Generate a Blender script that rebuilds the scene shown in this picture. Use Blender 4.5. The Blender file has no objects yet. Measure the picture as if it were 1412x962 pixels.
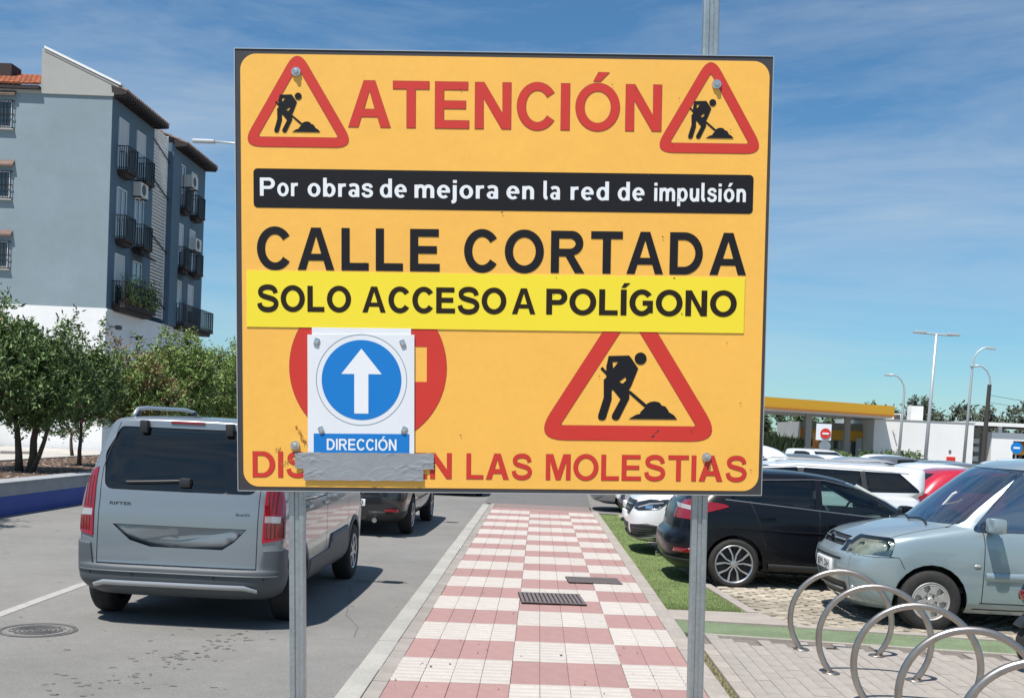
import bpy, bmesh, math, random
from mathutils import Vector, Matrix
from mathutils.bvhtree import BVHTree
from mathutils.geometry import tessellate_polygon
random.seed(7)
PI = math.pi
sc = bpy.context.scene
col = sc.collection

# ---------------------------------------------------------------- camera, sky, sun, exposure
RHO, TH, PSI = .045, .035, .023763
w_ = Vector((-math.sin(PSI)*math.cos(TH), math.cos(PSI)*math.cos(TH), -math.sin(TH)))
r_ = Vector((math.cos(PSI), math.sin(PSI), 0)); u_ = r_.cross(w_)
R_ = r_*math.cos(RHO)+u_*math.sin(RHO); U_ = -r_*math.sin(RHO)+u_*math.cos(RHO)
cd = bpy.data.cameras.new('camera'); cam = bpy.data.objects.new('camera', cd); col.objects.link(cam)
m3 = Matrix((R_, U_, -w_)).transposed()
cam.matrix_world = Matrix.Translation((0, 0, 1.70)) @ m3.to_4x4()
cd.sensor_width = 36; cd.lens = 1500/1412*36; cd.shift_y = .11534
cd.clip_start = .05; cd.clip_end = 5000
sc.camera = cam

SUN = Vector((.27, .39, -1)).normalized()
sd = bpy.data.lights.new('sun', 'SUN'); sd.energy = 5.0; sd.angle = math.radians(.53); sd.color = (1, .955, .89)
so = bpy.data.objects.new('sun', sd); col.objects.link(so); so.rotation_euler = SUN.to_track_quat('-Z', 'Y').to_euler()
wd = bpy.data.worlds.new('World'); sc.world = wd; wd.use_nodes = True
wn, wl = wd.node_tree.nodes, wd.node_tree.links; wn.clear()
sky = wn.new('ShaderNodeTexSky'); sky.sky_type = 'NISHITA'; sky.sun_disc = False
sky.sun_elevation = math.asin(-SUN.z); sky.sun_rotation = math.atan2(-SUN.x, -SUN.y)
sky.air_density = 1.0; sky.dust_density = .25; sky.ozone_density = 3.0; sky.altitude = 0
tc = wn.new('ShaderNodeTexCoord'); mp = wn.new('ShaderNodeMapping'); mp.inputs['Scale'].default_value = (1.1, 1.5, 6.0)
mp.inputs['Rotation'].default_value = (0, .16, .3)
nz = wn.new('ShaderNodeTexNoise'); nz.inputs['Scale'].default_value = 1.7; nz.inputs['Detail'].default_value = 9; nz.inputs['Roughness'].default_value = .62
nz.inputs['Distortion'].default_value = .5
rp = wn.new('ShaderNodeValToRGB'); rp.color_ramp.elements[0].position = .38; rp.color_ramp.elements[1].position = .78
rp.color_ramp.elements[0].color = (0, 0, 0, 1); rp.color_ramp.elements[1].color = (.62, .62, .62, 1)
mx = wn.new('ShaderNodeMixRGB'); mx.inputs[2].default_value = (6.2, 6.9, 7.4, 1)
tint = wn.new('ShaderNodeMixRGB'); tint.blend_type = 'MULTIPLY'; tint.inputs[0].default_value = 1; tint.inputs[2].default_value = (.62, .97, 1.12, 1)
bg = wn.new('ShaderNodeBackground'); bg.inputs['Strength'].default_value = .080
ow = wn.new('ShaderNodeOutputWorld')
wl.new(tc.outputs['Generated'], mp.inputs[0]); wl.new(mp.outputs[0], nz.inputs['Vector']); wl.new(nz.outputs[0], rp.inputs[0])
wl.new(rp.outputs[0], mx.inputs[0]); wl.new(sky.outputs[0], tint.inputs[1]); wl.new(tint.outputs[0], mx.inputs[1]); wl.new(mx.outputs[0], bg.inputs[0]); wl.new(bg.outputs[0], ow.inputs[0])
vs = sc.view_settings; vs.view_transform = 'Standard'; vs.look = 'None'; vs.exposure = .38; vs.gamma = 1; vs.use_curve_mapping = False

# ---------------------------------------------------------------- materials
def mat(name, c, rough=.6, metal=0, coat=0, var=None, bump=None, spec=.5, island=0, flake=0, coord='Object', stain=None):
    m = bpy.data.materials.new(name); m.use_nodes = True
    n, l = m.node_tree.nodes, m.node_tree.links; b = n['Principled BSDF']
    b.inputs['Base Color'].default_value = (*c, 1); b.inputs['Roughness'].default_value = rough
    b.inputs['Metallic'].default_value = metal; b.inputs['Coat Weight'].default_value = coat; b.inputs['Coat Roughness'].default_value = .04
    b.inputs['Specular IOR Level'].default_value = spec
    t = n.new('ShaderNodeTexCoord'); last = None
    def mul(src, fac_out, lo, hi):
        mr = n.new('ShaderNodeMapRange'); mr.inputs[1].default_value = .3; mr.inputs[2].default_value = .7; mr.inputs[3].default_value = lo; mr.inputs[4].default_value = hi
        l.new(fac_out, mr.inputs[0])
        x = n.new('ShaderNodeMixRGB'); x.blend_type = 'MULTIPLY'; x.inputs[0].default_value = 1
        if src is None: x.inputs[1].default_value = (*c, 1)
        else: l.new(src, x.inputs[1])
        l.new(mr.outputs[0], x.inputs[2]); return x.outputs[0]
    if var:
        for (s, a) in var:
            q = n.new('ShaderNodeTexNoise'); q.inputs['Scale'].default_value = s; q.inputs['Detail'].default_value = 6; q.inputs['Roughness'].default_value = .6
            l.new(t.outputs[coord], q.inputs['Vector']); last = mul(last, q.outputs[0], 1-a, 1+a*.7)
    if stain:
        s, thr, dark = stain
        q = n.new('ShaderNodeTexNoise'); q.inputs['Scale'].default_value = s; q.inputs['Detail'].default_value = 4
        l.new(t.outputs[coord], q.inputs['Vector'])
        mr = n.new('ShaderNodeMapRange'); mr.inputs[1].default_value = thr; mr.inputs[2].default_value = thr+.04; mr.inputs[3].default_value = 1; mr.inputs[4].default_value = dark
        l.new(q.outputs[0], mr.inputs[0])
        x = n.new('ShaderNodeMixRGB'); x.blend_type = 'MULTIPLY'; x.inputs[0].default_value = 1
        if last is None: x.inputs[1].default_value = (*c, 1)
        else: l.new(last, x.inputs[1])
        l.new(mr.outputs[0], x.inputs[2]); last = x.outputs[0]
    if island:
        g = n.new('ShaderNodeNewGeometry')
        mr = n.new('ShaderNodeMapRange'); mr.inputs[3].default_value = 1-island; mr.inputs[4].default_value = 1+island
        l.new(g.outputs['Random Per Island'], mr.inputs[0])
        x = n.new('ShaderNodeMixRGB'); x.blend_type = 'MULTIPLY'; x.inputs[0].default_value = 1
        if last is None: x.inputs[1].default_value = (*c, 1)
        else: l.new(last, x.inputs[1])
        l.new(mr.outputs[0], x.inputs[2]); last = x.outputs[0]
    if last is not None: l.new(last, b.inputs['Base Color'])
    if bump:
        q = n.new('ShaderNodeTexNoise'); q.inputs['Scale'].default_value = bump[0]; q.inputs['Detail'].default_value = 5
        l.new(t.outputs[coord], q.inputs['Vector'])
        bp = n.new('ShaderNodeBump'); bp.inputs['Strength'].default_value = bump[1]; bp.inputs['Distance'].default_value = bump[2] if len(bump) > 2 else .01
        l.new(q.outputs[0], bp.inputs['Height']); l.new(bp.outputs[0], b.inputs['Normal'])
        if coat: pass
    return m
def objrand(m, a):            # small random tone per object (alike tiles that share a mesh)
    n, l = m.node_tree.nodes, m.node_tree.links; b = n['Principled BSDF']; inp = b.inputs['Base Color']
    oi = n.new('ShaderNodeObjectInfo'); mr = n.new('ShaderNodeMapRange'); mr.inputs[3].default_value = 1-a; mr.inputs[4].default_value = 1+a
    l.new(oi.outputs['Random'], mr.inputs[0]); x = n.new('ShaderNodeMixRGB'); x.blend_type = 'MULTIPLY'; x.inputs[0].default_value = 1
    if inp.is_linked: l.new(inp.links[0].from_socket, x.inputs[1])
    else: x.inputs[1].default_value = inp.default_value
    l.new(mr.outputs[0], x.inputs[2]); l.new(x.outputs[0], inp); return m
def glass(name, tintc, ior=1.5, rough=.01, base=.0, gc=(.9, .93, .95)):
    m = bpy.data.materials.new(name); m.use_nodes = True; n, l = m.node_tree.nodes, m.node_tree.links; n.clear()
    o = n.new('ShaderNodeOutputMaterial'); t = n.new('ShaderNodeBsdfTransparent'); t.inputs[0].default_value = (*tintc, 1)
    g = n.new('ShaderNodeBsdfGlossy'); g.inputs['Roughness'].default_value = rough; g.inputs[0].default_value = (*gc, 1)
    f = n.new('ShaderNodeFresnel'); f.inputs[0].default_value = ior
    a = n.new('ShaderNodeMath'); a.operation = 'ADD'; a.use_clamp = True; a.inputs[1].default_value = base
    mix = n.new('ShaderNodeMixShader'); l.new(f.outputs[0], a.inputs[0]); l.new(a.outputs[0], mix.inputs[0]); l.new(t.outputs[0], mix.inputs[1]); l.new(g.outputs[0], mix.inputs[2]); l.new(mix.outputs[0], o.inputs[0])
    return m
M = {}
M['asphalt'] = mat('asphalt', (.20, .194, .183), .93, var=[(.22, .16), (1.3, .08), (6, .06), (90, .26)], bump=(160, .5, .004), stain=(5.5, .70, .55))
M['patch'] = mat('asphalt_patch', (.135, .13, .125), .93, var=[(2, .1), (80, .25)], bump=(150, .5, .004))
M['line'] = mat('road_line_paint', (.36, .35, .33), .8, var=[(5, .15), (60, .15)])
M['kerb'] = mat('kerb_concrete', (.34, .33, .30), .9, var=[(3, .12), (50, .12)], bump=(90, .3, .003))
M['kerb2'] = mat('edging_concrete', (.33, .295, .26), .9, var=[(4, .15), (50, .15)], bump=(90, .3, .003))
M['slab'] = objrand(mat('border_slab', (.28, .25, .225), .9, var=[(4, .15), (50, .15)], bump=(90, .3, .003)), .08)
M['tile_w'] = objrand(mat('cream_ribbed_tile', (.44, .40, .365), .75, var=[(6, .10), (60, .08)], stain=(22, .71, .75)), .045)
M['tile_p'] = objrand(mat('pink_tile', (.335, .198, .182), .75, var=[(6, .10), (60, .08)], stain=(22, .71, .8)), .05)
M['joint'] = mat('tile_joint', (.21, .16, .145), .95, var=[(20, .2)])
M['turf'] = mat('artificial_turf', (.20, .27, .095), .95, var=[(2, .22), (14, .15), (120, .35)], bump=(300, .8, .012))
M['green'] = mat('green_strip', (.155, .205, .115), .9, var=[(3, .2), (30, .2), (120, .2)], bump=(200, .5, .006))
M['soil'] = mat('dry_soil', (.20, .165, .09), 1, var=[(8, .35), (60, .35)], bump=(60, .9, .02))
M['bark'] = mat('bark_mulch', (.13, .085, .06), 1, var=[(6, .4), (50, .45)], bump=(50, 1, .03))
M['paver'] = objrand(mat('grey_paver', (.31, .28, .25), .9, var=[(5, .12), (70, .12)], bump=(110, .3, .003)), .06)
M['paverj'] = mat('paver_joint', (.17, .145, .13), 1, var=[(20, .2)])
M['cobble'] = objrand(mat('cobble_stone', (.30, .265, .21), .85, var=[(9, .25), (60, .2)], bump=(60, .5, .006), island=.28), .25)
M['cobblej'] = mat('cobble_joint', (.17, .14, .075), 1, var=[(3, .35), (40, .3)], bump=(60, .8, .01))
M['ground'] = mat('town_ground', (.30, .28, .25), .95, var=[(.05, .15), (1, .1)], bump=(40, .4, .01))
M['pave_far'] = mat('far_pavement', (.44, .41, .37), .9, var=[(.6, .2), (6, .12)])
M['grass'] = mat('lawn', (.10, .16, .035), .95, var=[(1, .3), (12, .3)], bump=(60, .8, .03))
M['wallgrey'] = mat('planter_concrete', (.30, .31, .32), .9, var=[(3, .15), (40, .12)], bump=(50, .3, .004))
M['wallblue'] = mat('blue_wall_paint', (.020, .055, .30), .6, var=[(2, .12), (25, .12)], bump=(50, .2, .003))
M['iron'] = mat('cast_iron', (.14, .135, .13), .6, .4, var=[(30, .3)], bump=(90, .4, .003))
M['grate'] = mat('grate_iron', (.17, .14, .135), .7, .2, var=[(30, .3)])
M['hole'] = mat('dark_gap', (.012, .012, .013), 1)
# sign
M['orange'] = mat('orange_sheeting', (.95, .505, .085), .62, var=[(1.2, .045), (9, .03), (40, .025)], bump=(2.2, .25, .02))
M['black_print'] = mat('black_print', (.012, .012, .015), .6, spec=.22)
M['edge_black'] = mat('black_board', (.045, .042, .045), .6, var=[(6, .15)])
M['red_print'] = mat('red_print', (.62, .032, .020), .6, var=[(4, .05)])
M['red_line'] = mat('dark_red_outline', (.36, .05, .03), .6)
M['white_print'] = mat('white_print', (.82, .84, .86), .6)
M['yellow'] = mat('yellow_sheeting', (.92, .74, .03), .6, var=[(1.5, .03)])
M['brown_print'] = mat('brown_black_print', (.022, .014, .006), .6, spec=.22)
M['white_plate'] = mat('white_plate', (.78, .80, .83), .55, var=[(5, .03)])
M['blue_print'] = mat('blue_print', (.0, .19, .58), .5)
M['greyline'] = mat('grey_outline', (.18, .26, .30), .6)
M['tape'] = mat('duct_tape', (.33, .345, .36), .45, .2, var=[(8, .06), (60, .05)], bump=(14, .12, .004))
M['galv'] = mat('galvanised_steel', (.42, .46, .47), .42, .75, var=[(7, .12), (60, .12)], bump=(60, .12, .002))
M['galv_edge'] = mat('aluminium_edge', (.62, .64, .65), .4, .8)
M['bolt'] = mat('zinc_bolt', (.60, .63, .64), .3, .85, var=[(60, .25)])
M['rust'] = mat('rust_stain', (.45, .22, .05), .8)
M['steel'] = mat('brushed_stainless', (.40, .36, .325), .36, .95, var=[(14, .12)], bump=(60, .08, .001))
# cars
def paint(name, c, metal=.55, rough=.34, coat=1): return mat(name, c, rough, metal, coat)
M['van_paint'] = paint('blue_grey_van_paint', (.225, .252, .272), .45, .34)
M['mpv_paint'] = paint('pale_blue_silver_paint', (.30, .375, .405), .4, .34)
M['blk_paint'] = paint('black_car_paint', (.004, .005, .008), .0, .28, .2)
M['blk_paint'].node_tree.nodes['Principled BSDF'].inputs['Specular IOR Level'].default_value = .22
M['blk2_paint'] = paint('black_car_paint_dusty', (.012, .012, .014), .0, .3)
M['wht_paint'] = paint('white_car_paint', (.70, .71, .72), .0, .35)
M['red_paint'] = paint('red_car_paint', (.45, .012, .035), .1, .3)
M['blue_paint'] = paint('navy_car_paint', (.02, .035, .08), .3, .3)
M['grey_paint'] = paint('grey_car_paint', (.16, .17, .18), .5, .35)
M['silver_paint'] = paint('silver_car_paint', (.45, .46, .47), .5, .35)
M['plastic'] = mat('dark_grey_plastic', (.075, .085, .095), .55, var=[(4, .08)])
M['plastic_blk'] = mat('black_plastic', (.018, .019, .021), .5)
M['gasket'] = mat('rubber_gasket', (.01, .01, .011), .6)
M['tyre'] = mat('tyre_rubber', (.022, .021, .020), .85, var=[(20, .3)], bump=(120, .3, .003))
M['alloy'] = mat('alloy_rim', (.55, .56, .58), .3, .85)
M['cap'] = mat('silver_hubcap', (.48, .46, .44), .45, .5, var=[(20, .1)])
M['rim_dark'] = mat('dark_rim_metal', (.03, .03, .033), .5, .5)
M['glass_dark'] = glass('tinted_glass', (.05, .052, .05), base=.06, gc=(.9, .80, .70))
M['glass_mid'] = glass('green_glass', (.52, .66, .62), base=.02)
M['glass_ws'] = glass('windscreen_glass', (.42, .50, .52), base=.32)
M['red_lens'] = mat('red_lens', (.20, .002, .006), .12, 0, 1)
M['clear_lens'] = mat('clear_lens', (.42, .39, .39), .12, .3, 1)
M['lamp_dark'] = mat('dark_lamp_housing', (.03, .035, .04), .2, .5, 1)
M['lamp_glass'] = glass('headlamp_glass', (.82, .85, .80), base=.05)
M['lamp_lens'] = mat('headlamp_lens', (.50, .52, .46), .12, .45, 1, var=[(9, .35)], bump=(30, .5, .01))
M['chrome'] = mat('chrome', (.7, .71, .72), .15, 1)
M['plate_w'] = mat('number_plate', (.75, .76, .76), .4)
M['seat'] = mat('car_seat_fabric', (.17, .19, .20), .9)
M['dash'] = mat('dashboard_plastic', (.035, .036, .04), .7)
M['pale_trim'] = mat('pale_pillar_trim', (.42, .46, .43), .8)
# buildings and plants
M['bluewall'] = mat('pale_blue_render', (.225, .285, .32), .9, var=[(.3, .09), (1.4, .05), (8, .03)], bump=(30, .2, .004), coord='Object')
M['bluewall_shade'] = mat('shaded_blue_render', (.095, .155, .21), .9, var=[(.4, .06), (4, .05)], bump=(30, .2, .004))  # blue render of the street side, its shade darkened into the colour
M['whitewall'] = mat('white_render', (.78, .78, .78), .9, var=[(.5, .05), (5, .04)])
M['greywall'] = mat('grey_render', (.36, .36, .34), .9, var=[(1, .06)])
M['terracotta'] = mat('terracotta_tile', (.40, .13, .06), .85, var=[(3, .3), (20, .2)], island=.2)
M['tile_old'] = mat('aged_roof_tile', (.20, .135, .11), .9, var=[(3, .3), (20, .2)], island=.25)
M['eave'] = mat('dark_wood_eave', (.03, .022, .022), .8)
M['railing'] = mat('black_iron_railing', (.018, .018, .02), .5, .3)
M['winframe'] = mat('white_window_frame', (.62, .64, .66), .6)
M['shutter'] = mat('pale_roller_blind', (.48, .50, .52), .7)
M['winglass'] = mat('window_glass', (.03, .04, .05), .05, 0, 1)
M['louvre'] = mat('white_louvre', (.78, .80, .82), .7)
M['ac'] = mat('air_conditioner_case', (.62, .62, .60), .6)
M['fan'] = mat('fan_grille', (.06, .06, .06), .6)
M['pot'] = mat('terracotta_pot', (.22, .07, .05), .8)
M['bark_t'] = mat('tree_bark', (.085, .062, .045), .95, var=[(8, .3)], bump=(20, .8, .02))
M['leaf_a'] = mat('dark_leaf', (.098, .155, .042), .5, island=.6, var=[(.7, .25)])
M['leaf_b'] = mat('bright_leaf', (.18, .255, .06), .5, island=.5, var=[(.7, .3)])
M['leaf_c'] = mat('dry_leaf', (.20, .135, .06), .6, island=.4)
M['leaf_far'] = mat('far_leaf', (.085, .12, .055), .7, island=.4)
M['leaf_pine_hazy'] = mat('hazy_pine_leaf', (.10, .12, .085), .7, island=.35)  # far wood foliage, lightened so distance haze sits in its colour
M['reed'] = mat('pale_reed', (.17, .20, .09), .8, island=.4)
M['flower'] = mat('pink_flower', (.55, .05, .14), .6, island=.3)
M['gas_yellow'] = mat('canopy_yellow', (.82, .42, .02), .5)
M['gas_red'] = mat('canopy_red_strip', (.55, .20, .03), .5)
M['gas_white'] = mat('station_white', (.80, .79, .77), .7, var=[(.5, .04)])
M['lamp_metal'] = mat('lamp_post_metal', (.50, .52, .53), .5, .5)
M['wood_pole'] = mat('dark_wood_pole', (.05, .045, .04), .9)
M['awning'] = mat('orange_awning', (.65, .33, .06), .7)

# ---------------------------------------------------------------- mesh helpers
class MB:
    def __init__(s): s.v = []; s.f = []; s.mi = []; s.cur = 0
    def add(s, vs_, fs_):
        o = len(s.v); s.v += [tuple(p) for p in vs_]; s.f += [[i+o for i in f] for f in fs_]; s.mi += [s.cur]*len(fs_); return s
    def box(s, x0, x1, y0, y1, z0, z1):
        return s.add([(x, y, z) for z in (z0, z1) for y in (y0, y1) for x in (x0, x1)], [(0, 2, 3, 1), (4, 5, 7, 6), (0, 1, 5, 4), (2, 6, 7, 3), (0, 4, 6, 2), (1, 3, 7, 5)])
    def tube(s, pts, rad, n=10, cap=True):
        pts = [Vector(p) for p in pts]; N = len(pts)
        if not isinstance(rad, (list, tuple)): rad = [rad]*N
        t0 = (pts[1]-pts[0]).normalized(); a = t0.orthogonal().normalized(); V = []
        for i, p in enumerate(pts):
            t = (pts[min(i+1, N-1)]-pts[max(i-1, 0)]).normalized(); a = (a-t*a.dot(t)).normalized(); b = t.cross(a)
            V += [p+(a*math.cos(2*PI*k/n)+b*math.sin(2*PI*k/n))*rad[i] for k in range(n)]
        F = [(i*n+k, i*n+(k+1) % n, (i+1)*n+(k+1) % n, (i+1)*n+k) for i in range(N-1) for k in range(n)]
        if cap: F += [tuple(reversed(range(n))), tuple(range((N-1)*n, N*n))]
        return s.add(V, F)
    def lathe(s, prof, n=32, axis='z', c=(0, 0, 0)):
        V = []; c = Vector(c)
        for (r, h) in prof:
            for k in range(n):
                a = 2*PI*k/n; x, y = r*math.cos(a), r*math.sin(a)
                V.append(c+Vector({'z': (x, y, h), 'y': (x, h, y), 'x': (h, x, y)}[axis]))
        P = len(prof); F = [(i*n+k, i*n+(k+1) % n, (i+1)*n+(k+1) % n, (i+1)*n+k) for i in range(P-1) for k in range(n)]
        F += [tuple(range(n))] if prof[0][0] > 1e-5 else []
        F += [tuple(range((P-1)*n, P*n))] if prof[-1][0] > 1e-5 else []
        return s.add(V, F)
    def prism(s, poly, d0, d1, axis='y', holes=()):
        loops = [poly]+list(holes); flat = [p for lp in loops for p in lp]; n = len(flat)
        tri = tessellate_polygon([[Vector((p[0], p[1], 0)) for p in lp] for lp in loops])
        mk = {'y': lambda p, d: (p[0], d, p[1]), 'x': lambda p, d: (d, p[0], p[1]), 'z': lambda p, d: (p[0], p[1], d)}[axis]
        if abs(d1-d0) < 1e-9: return s.add([mk(p, d0) for p in flat], [tuple(t) for t in tri])
        V = [mk(p, d0) for p in flat]+[mk(p, d1) for p in flat]
        F = [tuple(t) for t in tri]+[tuple(i+n for i in reversed(t)) for t in tri]; o = 0
        for lp in loops:
            L = len(lp); F += [(o+i, o+(i+1) % L, o+n+(i+1) % L, o+n+i) for i in range(L)]; o += L
        return s.add(V, F)
    def build(s, name, mats, parent=None, smooth=False, bevel=0, fixn=True, autos=None):
        me = bpy.data.meshes.new(name); me.from_pydata(s.v, [], s.f)
        if not isinstance(mats, (list, tuple)): mats = [mats]
        for m_ in mats: me.materials.append(m_)
        if len(mats) > 1: me.polygons.foreach_set('material_index', s.mi)
        if fixn or bevel:
            bm = bmesh.new(); bm.from_mesh(me)
            if bevel:
                bmesh.ops.remove_doubles(bm, verts=bm.verts, dist=1e-5)
                bmesh.ops.bevel(bm, geom=[e for e in bm.edges if len(e.link_faces) == 2 and e.calc_face_angle(0) > .6], offset=bevel, segments=2, affect='EDGES', profile=.6)
            bmesh.ops.recalc_face_normals(bm, faces=bm.faces); bm.to_mesh(me); bm.free()
        if smooth or bevel: me.polygons.foreach_set('use_smooth', [True]*len(me.polygons))
        if autos or bevel: me.set_sharp_from_angle(angle=math.radians(autos or 40))
        o = bpy.data.objects.new(name, me); col.objects.link(o)
        if parent: o.parent = parent
        return o
def tag(o, label=None, cat=None, group=None, kind=None):
    if label: o['label'] = label
    if cat: o['category'] = cat
    if group: o['group'] = group
    if kind: o['kind'] = kind
    return o
def thing(name, loc=(0, 0, 0), rz=0, label=None, cat=None, group=None):
    o = bpy.data.objects.new(name, None); o.empty_display_size = .2; col.objects.link(o); o.location = loc; o.rotation_euler = (0, 0, rz)
    return tag(o, label, cat, group)
def inst(name, src, parent=None, loc=(0, 0, 0), rot=(0, 0, 0), scale=None):
    o = bpy.data.objects.new(name, src.data if hasattr(src, 'data') else src); col.objects.link(o)
    if parent: o.parent = parent
    o.location = loc; o.rotation_euler = rot
    if scale: o.scale = scale
    return o
def empty(name, parent=None, loc=(0, 0, 0), rot=(0, 0, 0)):
    o = bpy.data.objects.new(name, None); col.objects.link(o); o.parent = parent; o.location = loc; o.rotation_euler = rot; return o
def copy_tree(o, parent=None):
    c = o.copy(); col.objects.link(c); c.parent = parent
    for ch in list(o.children): copy_tree(ch, c)
    return c
def circ(cx, cz, r, n=64, a0=0, a1=2*PI): return [(cx+r*math.cos(a0+(a1-a0)*k/n), cz+r*math.sin(a0+(a1-a0)*k/n)) for k in range(n if abs(a1-a0-2*PI) < 1e-6 else n+1)]
def rrect(x0, x1, z0, z1, r, n=6):
    P = []
    for cx, cz, a in ((x1-r, z0+r, -PI/2), (x1-r, z1-r, 0), (x0+r, z1-r, PI/2), (x0+r, z0+r, PI)):
        P += [(cx+r*math.cos(a+PI/2*k/n), cz+r*math.sin(a+PI/2*k/n)) for k in range(n+1)]
    return P
def rpoly(pts, r, n=6):      # polygon with rounded corners (r may be a list)
    P = []; L = len(pts)
    for i in range(L):
        p = Vector(pts[i]); a = Vector(pts[i-1])-p; b = Vector(pts[(i+1) % L])-p; rr = r[i] if isinstance(r, (list, tuple)) else r
        if rr < 1e-5: P.append(tuple(p)); continue
        la, lb = a.length, b.length; a.normalize(); b.normalize()
        ang = a.angle(b); d = min(rr/math.tan(ang/2), la*.49, lb*.49); A = p+a*d; B = p+b*d
        for k in range(n+1):
            t = k/n; P.append(tuple(A*(1-t)**2+p*2*t*(1-t)+B*t*t))
    return P
fontcache = {}
def text_tris(s, bold):
    cu = bpy.data.curves.new('t', 'FONT'); cu.body = s; cu.size = 1; cu.offset = bold; cu.resolution_u = 6
    o = bpy.data.objects.new('t', cu); col.objects.link(o); bpy.context.view_layer.update()
    me = bpy.data.meshes.new_from_object(o.evaluated_get(bpy.context.evaluated_depsgraph_get()))
    V = [(v.co.x, v.co.y) for v in me.vertices]; F = [tuple(p.vertices) for p in me.polygons]
    bpy.data.objects.remove(o); bpy.data.meshes.remove(me); return V, F
def put_text(mb, s, x0, x1, z0, z1, y, bold=.02, ref='H', skew=0):
    V, F = text_tris(s, bold); Vr, _ = text_tris(ref, bold)
    b0 = min(v[1] for v in Vr); b1 = max(v[1] for v in Vr); a0 = min(v[0] for v in V); a1 = max(v[0] for v in V)
    sx = (x1-x0)/(a1-a0); sz = (z1-z0)/(b1-b0)
    mb.add([(x0+(v[0]-a0)*sx, y, z0+(v[1]-b0)*sz+skew*(v[0]-a0)*sx) for v in V], F)

# own sign lettering: cap height 1, each glyph a list of (outline, holes)
def _ell(cx, cy, rx, ry, a0, a1, n=22): return [(cx+rx*math.cos(math.radians(a0+(a1-a0)*k/n)), cy+ry*math.sin(math.radians(a0+(a1-a0)*k/n))) for k in range(n+1)]
def _arcband(cx, cy, rx, ry, a0, a1, tx, ty, n=30): return (_ell(cx, cy, rx, ry, a0, a1, n)+_ell(cx, cy, rx-tx, ry-ty, a1, a0, n), [])
def _ring(cx, cy, rx, ry, tx, ty): return (_ell(cx, cy, rx, ry, 0, 360, 40)[:-1], [_ell(cx, cy, rx-tx, ry-ty, 0, 360, 40)[:-1]])
def _band(pts, th, sub=5):
    P = [Vector(p) for p in pts]; Q = []
    for i in range(len(P)-1):
        a, b, c, d = P[max(i-1, 0)], P[i], P[i+1], P[min(i+2, len(P)-1)]
        for k in range(sub): u = k/sub; Q.append(.5*((2*b)+(c-a)*u+(2*a-5*b+4*c-d)*u*u+(3*b-a-3*c+d)*u**3))
    Q.append(P[-1]); L = []; Rr = []
    for i, q in enumerate(Q):
        t_ = (Q[min(i+1, len(Q)-1)]-Q[max(i-1, 0)]).normalized(); n_ = Vector((-t_.y, t_.x))*th/2; L.append(tuple(q+n_)); Rr.append(tuple(q-n_))
    return (L+Rr[::-1], [])
def _box(x0, x1, y0, y1): return ([(x0, y0), (x1, y0), (x1, y1), (x0, y1)], [])
_S = [(.80, .70), (.755, .82), (.64, .90), (.47, .925), (.29, .90), (.165, .82), (.14, .71), (.20, .62), (.34, .565), (.52, .52), (.70, .465), (.805, .38), (.82, .275), (.75, .155), (.61, .09), (.45, .072), (.27, .10), (.14, .19), (.095, .32)]
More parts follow.
